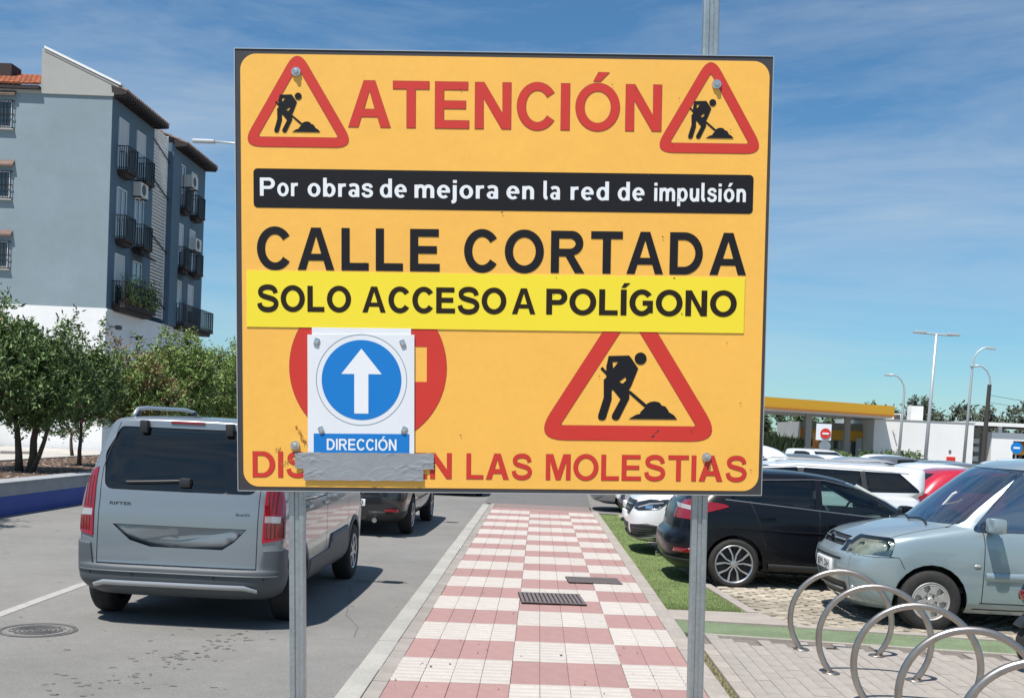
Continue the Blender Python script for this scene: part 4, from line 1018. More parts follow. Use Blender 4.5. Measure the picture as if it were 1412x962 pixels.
for s_ in (-1, 1):   # roof rails
    pts = [(-1.62, s_*.58, 1.80), (-1.52, s_*.585, 1.86), (-1.3, s_*.59, 1.875), (-.2, s_*.60, 1.875), (.1, s_*.60, 1.85), (.22, s_*.60, 1.80)]
    MB().tube(pts, .018, 10).build('roof_rail', M['silver_paint'] if s_ > 0 else M['silver_paint'], t, smooth=True)
    for xx in (-1.5, .08): rbox(xx-.05, xx+.05, s_*.59-.016, s_*.59+.016, 1.79, 1.86, 'rail_foot', M['plastic_blk'], t, .01)
for y_ in (-.375, .375): rbox(-1.925, -1.85, y_-.035, y_+.035, 1.655, 1.765, 'window_hinge', M['plastic_blk'], t, .014)
rbox(-1.884, -1.82, -.15, .15, 1.742, 1.768, 'brake_light', M['red_lens'], t, .008)
# reversing lamp band and dark bars in the tail lights
for s_ in (-1, 1):
    for (za, zb, m_) in ((.935, .99, 'clear_lens'),):
        ribbon(bvh, [(s_*.745, (za+zb)/2), (s_*.80, (za+zb)/2), (s_*.86, (za+zb)/2-.004)], 'end', -1, zb-za, 'reversing_light', M[m_], t, .0125, .02)
    for yy in (.765, .795, .825):
        ribbon(bvh, [(s_*yy, .80), (s_*yy, .925)], 'end', -1, .006, 'light_bar', M['gasket'], t, .0118); ribbon(bvh, [(s_*yy, 1.005), (s_*(yy+.004), 1.27)], 'end', -1, .006, 'light_bar', M['gasket'], t, .0118)
ribbon(bvh, [(.46, 1.225), (.2, 1.24), (-.03, 1.255)], 'end', -1, .030, 'wiper', M['plastic_blk'], t, .006, dome=.02)
rbox(-2.075, -2.00, -.10, .0, 1.205, 1.285, 'wiper_motor', M['plastic_blk'], t, .02)
for yy in (-.76, .73, -.35, .35):
    p, n_ = hit(bvh, 'end', -1, (yy, .455)); MB().lathe([(0, -.004), (.012, -.002), (.013, 0)], 14, 'x', (p.x-.019, p.y, p.z)).build('parking_sensor', M['plastic_blk'], t)
def on_rear(mbt, name, m_, tree, bv, x0): return mbt.build(name, m_, tree, fixn=False)
def rearpt(y, z): h = hit(bvh, 'end', -1, (y, z))[0]; return (h.x-.0015, y, z)
mb = MB(); V, F = text_tris('RIFTER', .02); a1 = max(v[0] for v in V)
mb.add([rearpt(.60-(v[0]/a1)*.20, 1.035+v[1]*.035) for v in V], F); on_rear(mb, 'badge', M['plastic_blk'], t, None, 0)
mb = MB(); V, F = text_tris('BlueHDi', .01); a1 = max(v[0] for v in V)
mb.add([rearpt(-.50-(v[0]/a1)*.12, .985+v[1]*.030) for v in V], F); mb.build('badge', M['plastic_blk'], t, fixn=False)
for s_ in (-1, 1):
    mirror_part(t, .78, s_*.93, 1.14, s_, M['van_paint'])
    p, _ = hit(bvh, 'side', s_, (-.35, 1.02)); rbox(-.42, -.24, p.y-.02, p.y+.02, 1.0, 1.03, 'door_handle', M['van_paint'], t, .008)
    p, _ = hit(bvh, 'side', s_, (-1.05, 1.02)); rbox(-1.10, -.92, p.y-.02, p.y+.02, 1.0, 1.03, 'door_handle', M['van_paint'], t, .008)
interior(t, -2.0, 1.2, .9, .5, 1.15, .25, 1.12)

# --- the pale silver car at the right, front to the left
mk = [(.20, 2.02, -1.86, .76, .55, .3, 3.2), (.28, 2.10, -1.94, .83, .6, .3, 3.4), (.42, 2.16, -2.0, .855, .62, .3, 3.4), (.58, 2.20, -2.0, .865, .62, .3, 3.4), (.70, 2.19, -2.0, .868, .62, .3, 3.3), (.78, 2.13, -2.0, .866, .6, .3, 3.3), (.86, 2.08, -2.0, .862, .6, .3, 3.2), (.93, 1.98, -2.0, .855, .65, .3, 3),
      (.985, 1.80, -2.0, .845, .75, .3, 2.9), (1.03, 1.56, -2.0, .832, .7, .3, 2.9), (1.065, 1.36, -2.0, .818, .6, .3, 2.8), (1.10, 1.27, -1.99, .81, .52, .3, 2.8), (1.25, 1.07, -1.97, .79, .45, .3, 3), (1.45, .82, -1.94, .755, .42, .3, 3.2), (1.62, .60, -1.91, .72, .4, .3, 3.2), (1.70, .44, -1.88, .69, .4, .3, 3),
      (1.745, .25, -1.84, .62, .4, .3, 2.8), (1.775, -.1, -1.7, .5, .4, .3, 2.6), (1.79, -.5, -1.4, .25, .3, .3, 2.4), (1.793, -.7, -1.2, .05, .1, .1, 2.2)]
flim = lambda f: f.calc_center_median().x > 1.2
mpv_cuts = [
    ('windscreen', rpoly([(-.735, 1.085), (.735, 1.085), (.655, 1.665), (-.655, 1.665)], .05, 4), 'end', (1,), ['glass_ws', 'gasket'], dict(rim=.02, thick=.02, nmin=.3, lim=lambda f: f.calc_center_median().z > 1.07)),
    ('side_window', rpoly([(-.05, 1.04), (.98, 1.02), (.70, 1.36), (.46, 1.62), (-.05, 1.64)], .04, 3), 'side', (1, -1), ['glass_ws', 'gasket'], dict(rim=.018, thick=.02, nmin=.5, lim=lambda f: f.calc_center_median().z > 1.0)),
    ('side_window', rpoly([(-1.05, 1.06), (-.13, 1.04), (-.13, 1.64), (-1.02, 1.62)], .04, 3), 'side', (1, -1), ['glass_dark', 'gasket'], dict(rim=.018, thick=.02, nmin=.5, lim=lambda f: f.calc_center_median().z > 1.0)),
    ('headlight', rpoly([(1.76, .745), (2.3, .745), (2.3, .80), (1.99, .925), (1.71, .925)], [.03, 0, 0, .06, .04], 3), 'side', (1, -1), ['lamp_glass', 'gasket'], dict(rim=.006, off=.004, thick=.03, nmin=.12, backing=True, lim=lambda f: f.calc_center_median().x > 1.2 and abs(f.calc_center_median().y) > .42)),
    ('grille', [(-.36, .79), (.36, .79), (.38, .895), (-.38, .895)], 'end', (1,), ['plastic_blk'], dict(off=-.012, thick=.02, lim=flim)),
    ('lower_grille', rpoly([(-.50, .26), (.50, .26), (.54, .43), (-.54, .43)], .03, 3), 'end', (1,), ['plastic_blk'], dict(off=-.012, thick=.02, lim=flim)),
]
mpv_lines = [
    ([(.86, 1.07), (.84, .9), (.84, .32)], 'side', (1, -1), .008, 'panel_gap', 'gasket', {}), ([(-.09, 1.04), (-.09, .32)], 'side', (1, -1), .008, 'panel_gap', 'gasket', {}),
    ([(.86, .315), (-.95, .32)], 'side', (1, -1), .010, 'panel_gap', 'gasket', {}),
    ([(.82, .585), (-.05, .595)], 'side', (1, -1), .085, 'rubbing_strip', 'mpv_paint', dict(off=.006, dome=.016)),
    ([(.92, .25), (-.9, .25)], 'side', (1, -1), .012, 'panel_gap', 'gasket', dict(off=.002)),
    ([(2.12, .735), (1.92, .725), (1.70, .735)], 'side', (1, -1), .006, 'panel_gap', 'gasket', {}), ([(1.78, .74), (1.68, .73), (1.62, .62)], 'side', (1, -1), .006, 'panel_gap', 'gasket', {}),
    ([(.62, .72), (.60, .55), (.56, .30)], 'end', (1,), .022, 'bumper_crease', 'mpv_paint', dict(off=.003, dome=.010)), ([(-.62, .72), (-.60, .55), (-.56, .30)], 'end', (1,), .022, 'bumper_crease', 'mpv_paint', dict(off=.003, dome=.010)),
    ([(-.48, .665), (.48, .665)], 'end', (1,), .022, 'bumper_slot', 'gasket', dict(off=.002)), ([(-.46, .35), (.46, .35)], 'end', (1,), .016, 'grille_bar', 'mpv_paint', dict(off=.0, dome=.012)),
    ([(1.74, .76), (1.60, .74), (1.2, .70), (.92, .685)], 'top', (1,), .007, 'panel_gap', 'gasket', {}), ([(1.74, -.76), (1.60, -.74), (1.2, -.70), (.92, -.685)], 'top', (1,), .007, 'panel_gap', 'gasket', {}),
    ([(-.37, .845), (.37, .845)], 'end', (1,), .018, 'grille_bar', 'mpv_paint', dict(off=.004, dome=.012)),
]
mpv = dict(name='parked_car', loc=(5.35, 11.83, ZG), rz=PI, label='pale silver blue multi-purpose car with raised windscreen, parked behind the bike racks', cat='car', paint='mpv_paint', R=.312, gap=.055, keys=mk, res=(16, 24, 4), axles=(-1.35, 1.35), cuts=mpv_cuts, lines=mpv_lines, wheel='cap', wrot=.5)
t, bvh, fl = detailed(mpv)
for s_ in (-1, 1): mirror_part(t, .80, s_*.82, 1.08, s_, M['mpv_paint'])
for s_ in (-1, 1):
    p, _ = hit(bvh, 'side', s_, (.905, .685)); mb = MB(); mb.lathe([(0, .012*s_), (.03, .006*s_), (.034, 0)], 16, 'y'); o = mb.build('side_repeater', M['clear_lens'], t, smooth=True); o.location = p; o.scale = (1.1, 1, .6)
    p, _ = hit(bvh, 'side', s_, (.68, .59)); rbox(.61, .745, p.y-.006*s_-.012, p.y+.012+.006*s_, .578, .607, 'strip_insert', M['gasket'], t, .004)
    p, _ = hit(bvh, 'side', s_, (.0, .92)); rbox(-.02, .16, p.y-.02, p.y+.02, .91, .94, 'door_handle', M['mpv_paint'], t, .008)
    p, n_ = hit(bvh, 'end', 1, (s_*.60, .375))
    if p: MB().lathe([(0, .012), (.045, .008), (.05, -.02)], 24, 'x', (p.x, p.y, p.z)).build('fog_light', M['clear_lens'], t, smooth=True)
for s_ in (-1, 1):
    for (xx, zz, r) in ((1.86, .835, .062), (2.03, .815, .040)):
        p, n_ = hit(bvh, 'side', s_, (xx, zz))
        if p:
            q = p-Vector((.05, .045*s_, 0)); o = MB().lathe([(0, -.03), (r*.5, -.02), (r*.9, .005), (r, .016), (r*1.08, .016), (r*1.08, -.02)], 24, 'x').build('reflector_bowl', M['chrome'], t, smooth=True, autos=40); o.location = q; o.rotation_euler = (0, 0, s_*.55)
            o = MB().lathe([(0, .01), (.012, .006), (.014, -.02)], 12, 'x').build('bulb_cover', M['lamp_dark'], t, smooth=True); o.location = q; o.rotation_euler = (0, 0, s_*.55)
# wipers
for (ya, yb, xa) in ((.55, -.02, 1.28), (.0, -.55, 1.34)):
    P = []
    for k in range(7):
        u = k/6; p, _ = hit(bvh, 'top', 1, (1.33-.05*math.sin(u*PI), ya+(yb-ya)*u)); P.append((p.x, p.y, p.z+.015))
    MB().tube(P, .010, 6).build('wiper', M['plastic_blk'], t)
mb = MB()
for dz in (0, .034): mb.prism([(-.075, .805+dz), (0, .845+dz), (.075, .805+dz), (.075, .827+dz), (0, .870+dz), (-.075, .827+dz)], 2.105, 2.122, 'x')
mb.build('chevron_badge', M['chrome'], t)
rbox(2.165, 2.215, -.27, .27, .515, .635, 'number_plate', M['plate_w'], t, .004)
mb = MB(); V, F = text_tris('8391 DJH', .02); a1 = max(v[0] for v in V); mb.add([(2.2165, -.22+(v[0]/a1)*.44, .54+v[1]*.10) for v in V], F); mb.build('plate_text', M['black_print'], t, fixn=False)
interior(t, -1.9, 1.15, .86, .45, 1.18, .1, 1.06)
MB().tube([(1.12, .1, 1.10), (.98, .30, 1.38), (.95, .32, 1.40)], .012, 6).build('sticker', M['plate_w'], t)

# --- black hatchback (rear to the left)
hk = [(.20, 2.0, -1.98, .78, .5, .40, 3), (.25, 2.08, -2.06, .85, .5, .45, 3.2), (.36, 2.14, -2.14, .895, .55, .5, 3.2), (.50, 2.15, -2.17, .91, .6, .5, 3.2), (.62, 2.12, -2.15, .912, .6, .48, 3.2), (.70, 2.04, -2.08, .912, .65, .45, 3.2), (.80, 1.88, -2.06, .908, .7, .45, 3.2), (.88, 1.58, -2.04, .90, .7, .45, 3.2), (.94, 1.28, -2.02, .888, .6, .45, 3.2),
      (.985, 1.02, -2.0, .872, .55, .45, 3.2), (1.05, .86, -1.95, .85, .5, .45, 3.2), (1.2, .58, -1.80, .78, .45, .4, 3.2), (1.33, .28, -1.64, .70, .4, .4, 3.2), (1.40, .06, -1.50, .65, .4, .4, 3), (1.44, -.15, -1.38, .58, .4, .4, 2.8), (1.465, -.4, -1.2, .42, .3, .3, 2.6), (1.478, -.6, -1.0, .15, .1, .1, 2.2)]
def side3(zo=0): return None
hatch_cuts = [
    ('side_window', rpoly([(-1.42, 1.11), (-1.10, 1.09), (-.34, 1.03), (-.34, 1.375), (-1.05, 1.34)], .03, 3), 'side', (1, -1), ['glass_dark', 'gasket'], dict(rim=.014, thick=.02, nmin=.4, lim=lambda f: f.calc_center_median().z > .98)),
    ('side_window', rpoly([(-.26, 1.025), (.40, .975), (.76, .985), (.62, 1.10), (.28, 1.27), (-.26, 1.375)], .03, 3), 'side', (1, -1), ['glass_mid', 'gasket'], dict(rim=.014, thick=.02, nmin=.4, lim=lambda f: f.calc_center_median().z > .94)),
    ('windscreen', rpoly([(-.70, 1.0), (.70, 1.0), (.60, 1.37), (-.60, 1.37)], .05, 3), 'end', (1,), ['glass_ws', 'gasket'], dict(rim=.02, thick=.02, nmin=.25, lim=lambda f: f.calc_center_median().z > .99)),
    ('rear_window', rpoly([(-.62, 1.06), (.62, 1.06), (.55, 1.36), (-.55, 1.36)], .05, 3), 'end', (-1,), ['glass_dark', 'gasket'], dict(rim=.02, thick=.02, nmin=.25, lim=lambda f: f.calc_center_median().z > .98)),
    ('tail_light', rpoly([(-2.3, .84), (-1.86, .835), (-1.78, .90), (-1.38, 1.015), (-1.5, 1.045), (-2.3, 1.10)], [0, .03, .1, .02, .03, 0], 3), 'side', (1, -1), ['red_lens', 'gasket'], dict(rim=.005, off=.008, thick=.03, nmin=.1, lim=lambda f: abs(f.calc_center_median().y) > .5 and f.calc_center_median().x < -1.2)),
    ('rear_bumper', [(-2.4, .19), (-1.72, .19), (-1.72, .33), (-2.4, .36)], 'side', (1, -1), ['plastic_blk'], dict(off=.010, thick=.02, nmin=.02)),
    ('reflector', rpoly([(-2.06, .42), (-1.84, .42), (-1.80, .475), (-2.05, .475)], .01, 2), 'side', (1, -1), ['red_lens'], dict(off=.004, thick=.01, nmin=.05)),
]
hatch_lines = [
    ([(-.30, 1.03), (-.29, .7), (-.32, .33)], 'side', (1, -1), .007, 'panel_gap', 'gasket', {}), ([(-1.15, 1.10), (-1.02, .80), (-.93, .5)], 'side', (1, -1), .006, 'panel_gap', 'gasket', {}), ([(.86, .98), (.88, .7), (.84, .33)], 'side', (1, -1), .007, 'panel_gap', 'gasket', {}),
    ([(-1.45, 1.10), (-1.12, 1.075), (-.32, 1.015), (.40, .962), (.80, .97)], 'side', (1, -1), .010, 'belt_trim', 'grey_paint', dict(off=.003)),
    ([(-1.08, 1.352), (-.34, 1.388), (-.20, 1.385), (.30, 1.285), (.64, 1.115)], 'side', (1, -1), .006, 'roof_trim', 'grey_paint', dict(off=.002)),
    ([(-.9, .30), (.9, .27)], 'side', (1, -1), .07, 'sill_trim', 'plastic_blk', dict(off=.006, dome=.02)),
    ([(-1.35, .76), (-.6, .74), (.5, .73)], 'side', (1, -1), .02, 'body_crease', 'blk_paint', dict(off=.001, dome=.012)),
]
hatch = dict(name='parked_car', loc=(3.79, 14.33, ZG), rz=0, label='black hatchback with red wrap-around rear lamp, parked tail first towards the sidewalk', cat='car', paint='blk_paint', R=.312, gap=.045, keys=hk, res=(16, 24, 4), axles=(-1.32, 1.32), cuts=hatch_cuts, lines=hatch_lines, wheel='five_y')
t, bvh, fl = detailed(hatch)
for s_ in (-1, 1):
    mirror_part(t, .70, s_*.86, 1.03, s_, M['blk_paint'])
    for xx, zz in ((-.93, .90), (-.10, .85)):
        p, _ = hit(bvh, 'side', s_, (xx, zz)); rbox(xx-.09, xx+.09, p.y-.022, p.y+.022, zz-.016, zz+.016, 'door_handle', M['blk_paint'], t, .01)
    ribbon(bvh, [(-1.98, .985), (-1.86, .97)], 'side', s_, .05, 'reversing_light', M['clear_lens'], t, .012)
interior(t, -1.5, .95, .88, .35, .98, .0, .98)
for s_ in (-1, 1): MB().tube([(.72, s_*.66, 1.02), (.45, s_*.62, 1.20), (.2, s_*.58, 1.33)], .028, 8).build('pillar_trim', M['pale_trim'], t)
rbox(-.6, .5, -.74, -.70, .62, .98, 'door_card', M['pale_trim'], t, .02); rbox(-.6, .5, .70, .74, .62, 1.0, 'door_card', M['pale_trim'], t, .02)
# number plate lamp and exhaust
MB().tube([(-2.14, .45, .26), (-1.95, .45, .26)], .035, 14).build('exhaust', M['chrome'], t)

# --- white SUV, nose to the sidewalk
sk_ = [(.24, 2.15, -2.1, .76, .5, .35, 3), (.30, 2.24, -2.18, .84, .55, .35, 3.2), (.42, 2.29, -2.24, .895, .6, .35, 3.4), (.58, 2.30, -2.25, .915, .6, .35, 3.4), (.72, 2.27, -2.24, .918, .6, .35, 3.4), (.84, 2.22, -2.22, .915, .6, .35, 3.4), (.93, 2.12, -2.2, .908, .62, .35, 3.2), (1.0, 1.9, -2.18, .895, .7, .35, 3.1), (1.05, 1.5, -2.16, .885, .7, .35, 3.1),
       (1.09, 1.15, -2.14, .872, .6, .35, 3), (1.16, 1.02, -2.24, .855, .5, .35, 3), (1.3, .76, -2.25, .80, .45, .35, 3.2), (1.44, .45, -2.26, .74, .4, .35, 3.2), (1.50, .25, -2.25, .70, .4, .35, 3), (1.535, .0, -2.1, .62, .4, .35, 2.8), (1.56, -.4, -1.7, .42, .3, .3, 2.5), (1.57, -.7, -1.4, .12, .1, .1, 2.2)]
sw = lambda f: f.calc_center_median().z > 1.04
suv_cuts = [
    ('side_window', rpoly([(-2.08, 1.16), (-1.24, 1.14), (-1.21, 1.455), (-1.76, 1.44)], .03, 3), 'side', (1, -1), ['glass_dark', 'gasket'], dict(rim=.014, thick=.02, nmin=.4, lim=sw)),
    ('side_window', rpoly([(-1.20, 1.14), (-.32, 1.12), (-.30, 1.47), (-1.17, 1.455)], .03, 3), 'side', (1, -1), ['glass_dark', 'gasket'], dict(rim=.014, thick=.02, nmin=.4, lim=sw)),
    ('side_window', rpoly([(-.24, 1.12), (.85, 1.10), (.62, 1.28), (.36, 1.43), (-.22, 1.475)], .03, 3), 'side', (1, -1), ['glass_dark', 'gasket'], dict(rim=.014, thick=.02, nmin=.4, lim=sw)),
    ('windscreen', rpoly([(-.74, 1.11), (.74, 1.11), (.64, 1.49), (-.64, 1.49)], .05, 3), 'end', (1,), ['glass_ws', 'gasket'], dict(rim=.02, thick=.02, nmin=.25, lim=sw)),
    ('rear_window', rpoly([(-.66, 1.13), (.66, 1.13), (.60, 1.46), (-.60, 1.46)], .05, 3), 'end', (-1,), ['glass_dark', 'gasket'], dict(rim=.02, thick=.02, nmin=.25, lim=sw)),
    ('headlight', rpoly([(1.66, .90), (1.86, .74), (2.16, .70), (2.24, .74), (2.24, .80), (2.0, .88)], .015, 3), 'side', (1, -1), ['lamp_dark', 'chrome'], dict(rim=.008, off=.005, thick=.03, nmin=.08, lim=lambda f: abs(f.calc_center_median().y) > .60 and f.calc_center_median().x > 1.2)),
    ('grille', rpoly([(-.48, .62), (.48, .62), (.60, .76), (.60, .85), (-.60, .85), (-.60, .76)], .02, 3), 'end', (1,), ['plastic_blk', 'chrome'], dict(rim=.010, off=-.006, thick=.02, lim=flim)),
    ('lower_grille', rpoly([(-.40, .34), (.40, .34), (.46, .50), (-.46, .50)], .03, 3), 'end', (1,), ['plastic_blk'], dict(off=-.01, thick=.02, lim=flim)),
    ('fog_surround', rpoly([(1.78, .36), (2.32, .30), (2.32, .47), (2.02, .52), (1.84, .49)], .04, 3), 'side', (1, -1), ['plastic_blk', 'chrome'], dict(rim=.014, off=.004, thick=.03, nmin=.08, lim=lambda f: abs(f.calc_center_median().y) > .52 and f.calc_center_median().x > 1.2)),
    ('lower_bumper', [(1.55, .2), (2.5, .2), (2.5, .335), (1.55, .335)], 'side', (1, -1), ['plastic_blk'], dict(off=.014, thick=.02, nmin=.02, lim=flim)),
    ('side_cladding', [(-.95, .24), (1.0, .24), (1.0, .42), (-.95, .42)], 'side', (1, -1), ['plastic_blk'], dict(off=.008, thick=.02, nmin=.2)),
]
suv_lines = [([(-.28, 1.125), (-.26, 1.465)], 'side', (1, -1), .085, 'door_pillar', 'plastic_blk', dict(off=.003)), ([(-1.22, 1.145), (-1.19, 1.455)], 'side', (1, -1), .08, 'door_pillar', 'plastic_blk', dict(off=.003)), ([(-.27, 1.12), (-.27, .43)], 'side', (1, -1), .007, 'panel_gap', 'gasket', {}), ([(.92, 1.08), (.90, .43)], 'side', (1, -1), .007, 'panel_gap', 'gasket', {}), ([(-1.22, 1.14), (-1.05, .75)], 'side', (1, -1), .007, 'panel_gap', 'gasket', {}),
             ([(-1.9, 1.44), (-1.2, 1.478), (-.25, 1.497), (.38, 1.447), (.66, 1.29), (.9, 1.10)], 'side', (1, -1), .016, 'roof_trim', 'silver_paint', dict(off=.004)),
             ([(-.55, .71), (.55, .71)], 'end', (1,), .014, 'grille_bar', 'chrome', dict(off=.012)), ([(-.57, .78), (.57, .78)], 'end', (1,), .014, 'grille_bar', 'chrome', dict(off=.012)),
             ([(-.3, .42), (.3, .42)], 'end', (1,), .014, 'grille_bar', 'plastic', dict(off=.004)),
             ([(-.8, .285), (.8, .285)], 'end', (1,), .03, 'skid_strip', 'silver_paint', dict(off=.02, dome=.01))]
suv = dict(name='parked_car', loc=(3.72, 17.33, ZG), rz=PI, label='white sport utility car parked nose first between the black hatchback and the white van', cat='car', paint='wht_paint', R=.33, gap=.05, keys=sk_, res=(14, 22, 3), axles=(-1.35, 1.35), archtrim='plastic_blk', cuts=suv_cuts, lines=suv_lines, wheel='multi')
t, bvh, fl = detailed(suv)
for s_ in (-1, 1):
    for zz in (.36, .395, .43): ribbon(bvh, [(1.95, zz), (2.24, zz)], 'side', s_, .010, 'fog_bar', M['plastic'], t, .006, .02)
    ribbon(bvh, [(1.80, .84), (2.0, .815), (2.16, .75)], 'side', s_, .018, 'running_light', M['clear_lens'], t, .008, .02)
    ribbon(bvh, [(1.95, .775), (2.06, .76)], 'side', s_, .05, 'projector_lamp', M['chrome'], t, .008, .02)
    ribbon(bvh, [(1.86, .33), (2.05, .30), (2.25, .265)], 'side', s_, .022, 'chrome_lip', M['silver_paint'], t, .018, .02, dome=.006)
for s_ in (-1, 1):
    mirror_part(t, .80, s_*.87, 1.12, s_, M['wht_paint'])
    MB().tube([(-1.7, s_*.60, 1.535), (-1.55, s_*.60, 1.575), (-.1, s_*.60, 1.585), (.1, s_*.60, 1.545)], .014, 8).build('roof_rail', M['silver_paint'], t, smooth=True)
rbox(2.285, 2.325, -.26, .26, .55, .66, 'number_plate', M['plate_w'], t, .004)
interior(t, -1.6, 1.0, .88, .45, 1.1, .1, 1.08)

# --- generic further cars: one builder, several colours, copied
def simple_cuts(k):
    z = k
    return [
    ('side_window', rpoly([(-1.15, z['b']), (-.32, z['b']-.02), (-.30, z['t']), (-1.12+z['r'], z['t']-.02)], .03, 2), 'side', (1, -1), ['glass_dark', 'gasket'], dict(rim=.014, thick=.015, nmin=.4, lim=lambda f: f.calc_center_median().z > z['b']-.06)),
    ('side_window', rpoly([(-.24, z['b']-.02), (.74, z['b']-.03), (.24, z['t']-.05), (-.22, z['t'])], .03, 2), 'side', (1, -1), ['glass_dark', 'gasket'], dict(rim=.014, thick=.015, nmin=.4, lim=lambda f: f.calc_center_median().z > z['b']-.06)),
    ('windscreen', rpoly([(-.68, z['b']), (.68, z['b']), (.58, z['t']), (-.58, z['t'])], .05, 2), 'end', (1,), ['glass_dark', 'gasket'], dict(rim=.02, thick=.015, nmin=.22, lim=lambda f: f.calc_center_median().z > z['b']-.02)),
    ('rear_window', rpoly([(-.60, z['b']+.03), (.60, z['b']+.03), (.54, z['t']-.02), (-.54, z['t']-.02)], .05, 2), 'end', (-1,), ['glass_dark', 'gasket'], dict(rim=.02, thick=.015, nmin=.22, lim=lambda f: f.calc_center_median().z > z['b']-.02)),
    ('tail_light', [(-2.5, z['b']-.28), (-1.85, z['b']-.26), (-1.75, z['b']-.06), (-2.5, z['b']-.06)], 'side', (1, -1), ['red_lens'], dict(off=.006, thick=.02, nmin=.1, lim=lambda f: abs(f.calc_center_median().y) > .55 and f.calc_center_median().x < -1.2)),
    ('headlight', [(1.60, .78), (2.5, .66), (2.5, .80), (1.65, .86)], 'side', (1, -1), ['lamp_lens'], dict(off=.006, thick=.02, nmin=.06, lim=lambda f: abs(f.calc_center_median().y) > .5 and f.calc_center_median().x > 1.2)),
    ('grille', [(-.4, .40), (.4, .40), (.45, .60), (-.45, .60)], 'end', (1,), ['plastic_blk'], dict(off=-.008, thick=.02, lim=flim)),
    ('rear_bumper', [(-2.5, .15), (-1.7, .15), (-1.7, .42), (-2.5, .42)], 'side', (1, -1), ['plastic_blk'], dict(off=.008, thick=.02, nmin=.02)),
    ]
def generic(kind, paintm, loc, rz, label, group=None, cat='car'):
    keys = {'hatch': hk, 'suv': sk_, 'van': vk, 'mpv': mk}[kind]
    zz = {'hatch': dict(b=1.03, t=1.37, r=.1), 'suv': dict(b=1.13, t=1.46, r=0), 'van': dict(b=1.19, t=1.62, r=0), 'mpv': dict(b=1.07, t=1.62, r=0)}[kind]
    d = dict(name='parked_car', loc=loc, rz=rz, label=label, cat=cat, paint=paintm, R=.32, gap=.05, keys=keys, res=(9, 14, 2), axles=(-1.34, 1.34), cuts=simple_cuts(zz), lines=[([(-.28, 1.05), (-.28, .35)], 'side', (1, -1), .008, 'panel_gap', 'gasket', {}), ([(-.28, zz['b']-.01), (-.26, zz['t']-.01)], 'side', (1, -1), .085, 'door_pillar', 'plastic_blk', dict(off=.003))], wheel='five', group=group)
    t, bvh, fl = detailed(d)
    for s_ in (-1, 1): mirror_part(t, .72, s_*.86, zz['b']+.03, s_, M[paintm])
    rbox(-2.21 if kind == 'hatch' else -2.26 if kind == 'suv' else -2.14, -2.0, -.26, .26, .50, .61, 'number_plate', M['plate_w'], t, .004)
    interior(t, -1.5, .95, .86, .4, 1.0, .0, zz['b'])
    return t
# cars on the road ahead
t = generic('suv', 'blk2_paint', (-2.945, 19.55, ZR), PI/2-.02, 'black car on the road just ahead of the blue grey van', None); t.name = 'road_car'
MB().tube([(-2.27, -.42, .28), (-2.0, -.42, .28)], .04, 16).build('exhaust', M['chrome'], t)
rbox(-2.275, -2.2, -.80, -.58, .42, .46, 'reflector', M['red_lens'], t, .006)
mb = MB(); V, F = text_tris('0646 GDD', .02); a1 = max(v[0] for v in V); mb.add([(-2.2625, .23-(v[0]/a1)*.46, .520+v[1]*.11) for v in V], F); mb.build('plate_text', M['black_print'], t, fixn=False)
t = generic('hatch', 'blk2_paint', (-2.35, 30.6, ZR), PI/2-.01, 'dark car furthest ahead on the road, only its underside below the orange sign'); t.name = 'road_car'
# first row of parked cars, beyond the SUV
generic('van', 'wht_paint', (3.78, 20.35, ZG), 0, 'white van with dark bumper parked tail first behind the white sport utility car')
generic('hatch', 'blue_paint', (3.9, 23.1, ZG), 0, 'navy blue hatchback roof just right of the orange sign edge')
generic('suv', 'silver_paint', (3.55, 26.3, ZG), PI, 'silver car nose first beyond the navy hatchback')
# second row
generic('hatch', 'red_paint', (9.25, 21.9, ZG), 0, 'red hatchback seen above the bonnet of the pale silver blue car')
generic('hatch', 'wht_paint', (10.4, 27.0, ZG), 0, 'white hatchback whose roof shows right behind the red hatchback')
generic('hatch', 'grey_paint', (10.7, 30.0, ZG), PI, 'dark grey hatchback beyond the white car of the second row')
generic('hatch', 'silver_paint', (10.4, 33.0, ZG), 0, 'silver hatchback at the far end of the second row')
proto = generic('suv', 'wht_paint', (12.9, 50.0, ZG), -PI/2+.25, 'white off-road car facing the camera under the no entry sign')
protoh = generic('hatch', 'wht_paint', (15.6, 47.5, ZG), -.9, 'white hatchback turned sideways right of the white off-road car')
G_ = 'cars parked far across the lot in front of the filling station'
for src, x, y, rz, lb in [(protoh, 10.2, 36.0, .1, 'small white hatchback behind the silver cars, left of the lamp post'), (proto, 17.2, 38.0, PI, 'white off-road car directly below the two-armed street lamp'),
                          (protoh, 18.6, 42.0, 0, 'white hatchback in front of the white station wall, right of the lamp post'), (proto, 21.5, 46.0, .1, 'white off-road car at the right edge in front of the arched lamps')]:
    c = copy_tree(src); c.location = (x, y, ZG); c.rotation_euler = (0, 0, rz); c['label'] = lb; c['group'] = G_
proto['group'] = G_; protoh['group'] = G_
pd = generic('hatch', 'grey_paint', (7.4, 34.5, ZG), PI, 'grey hatchback roof in the middle distance below the filling station canopy', G_)
for x, y, rz, lb in [(13.3, 34.0, 0, 'grey hatchback behind the red one, left of the second lamp post'), (19.3, 36.0, PI, 'grey hatchback in front of the open garage bay'), (14.2, 42.0, .3, 'grey hatchback just left of the two-armed street lamp')]:
    c = copy_tree(pd); c.location = (x, y, ZG); c.rotation_euler = (0, 0, rz); c['label'] = lb; c['group'] = G_
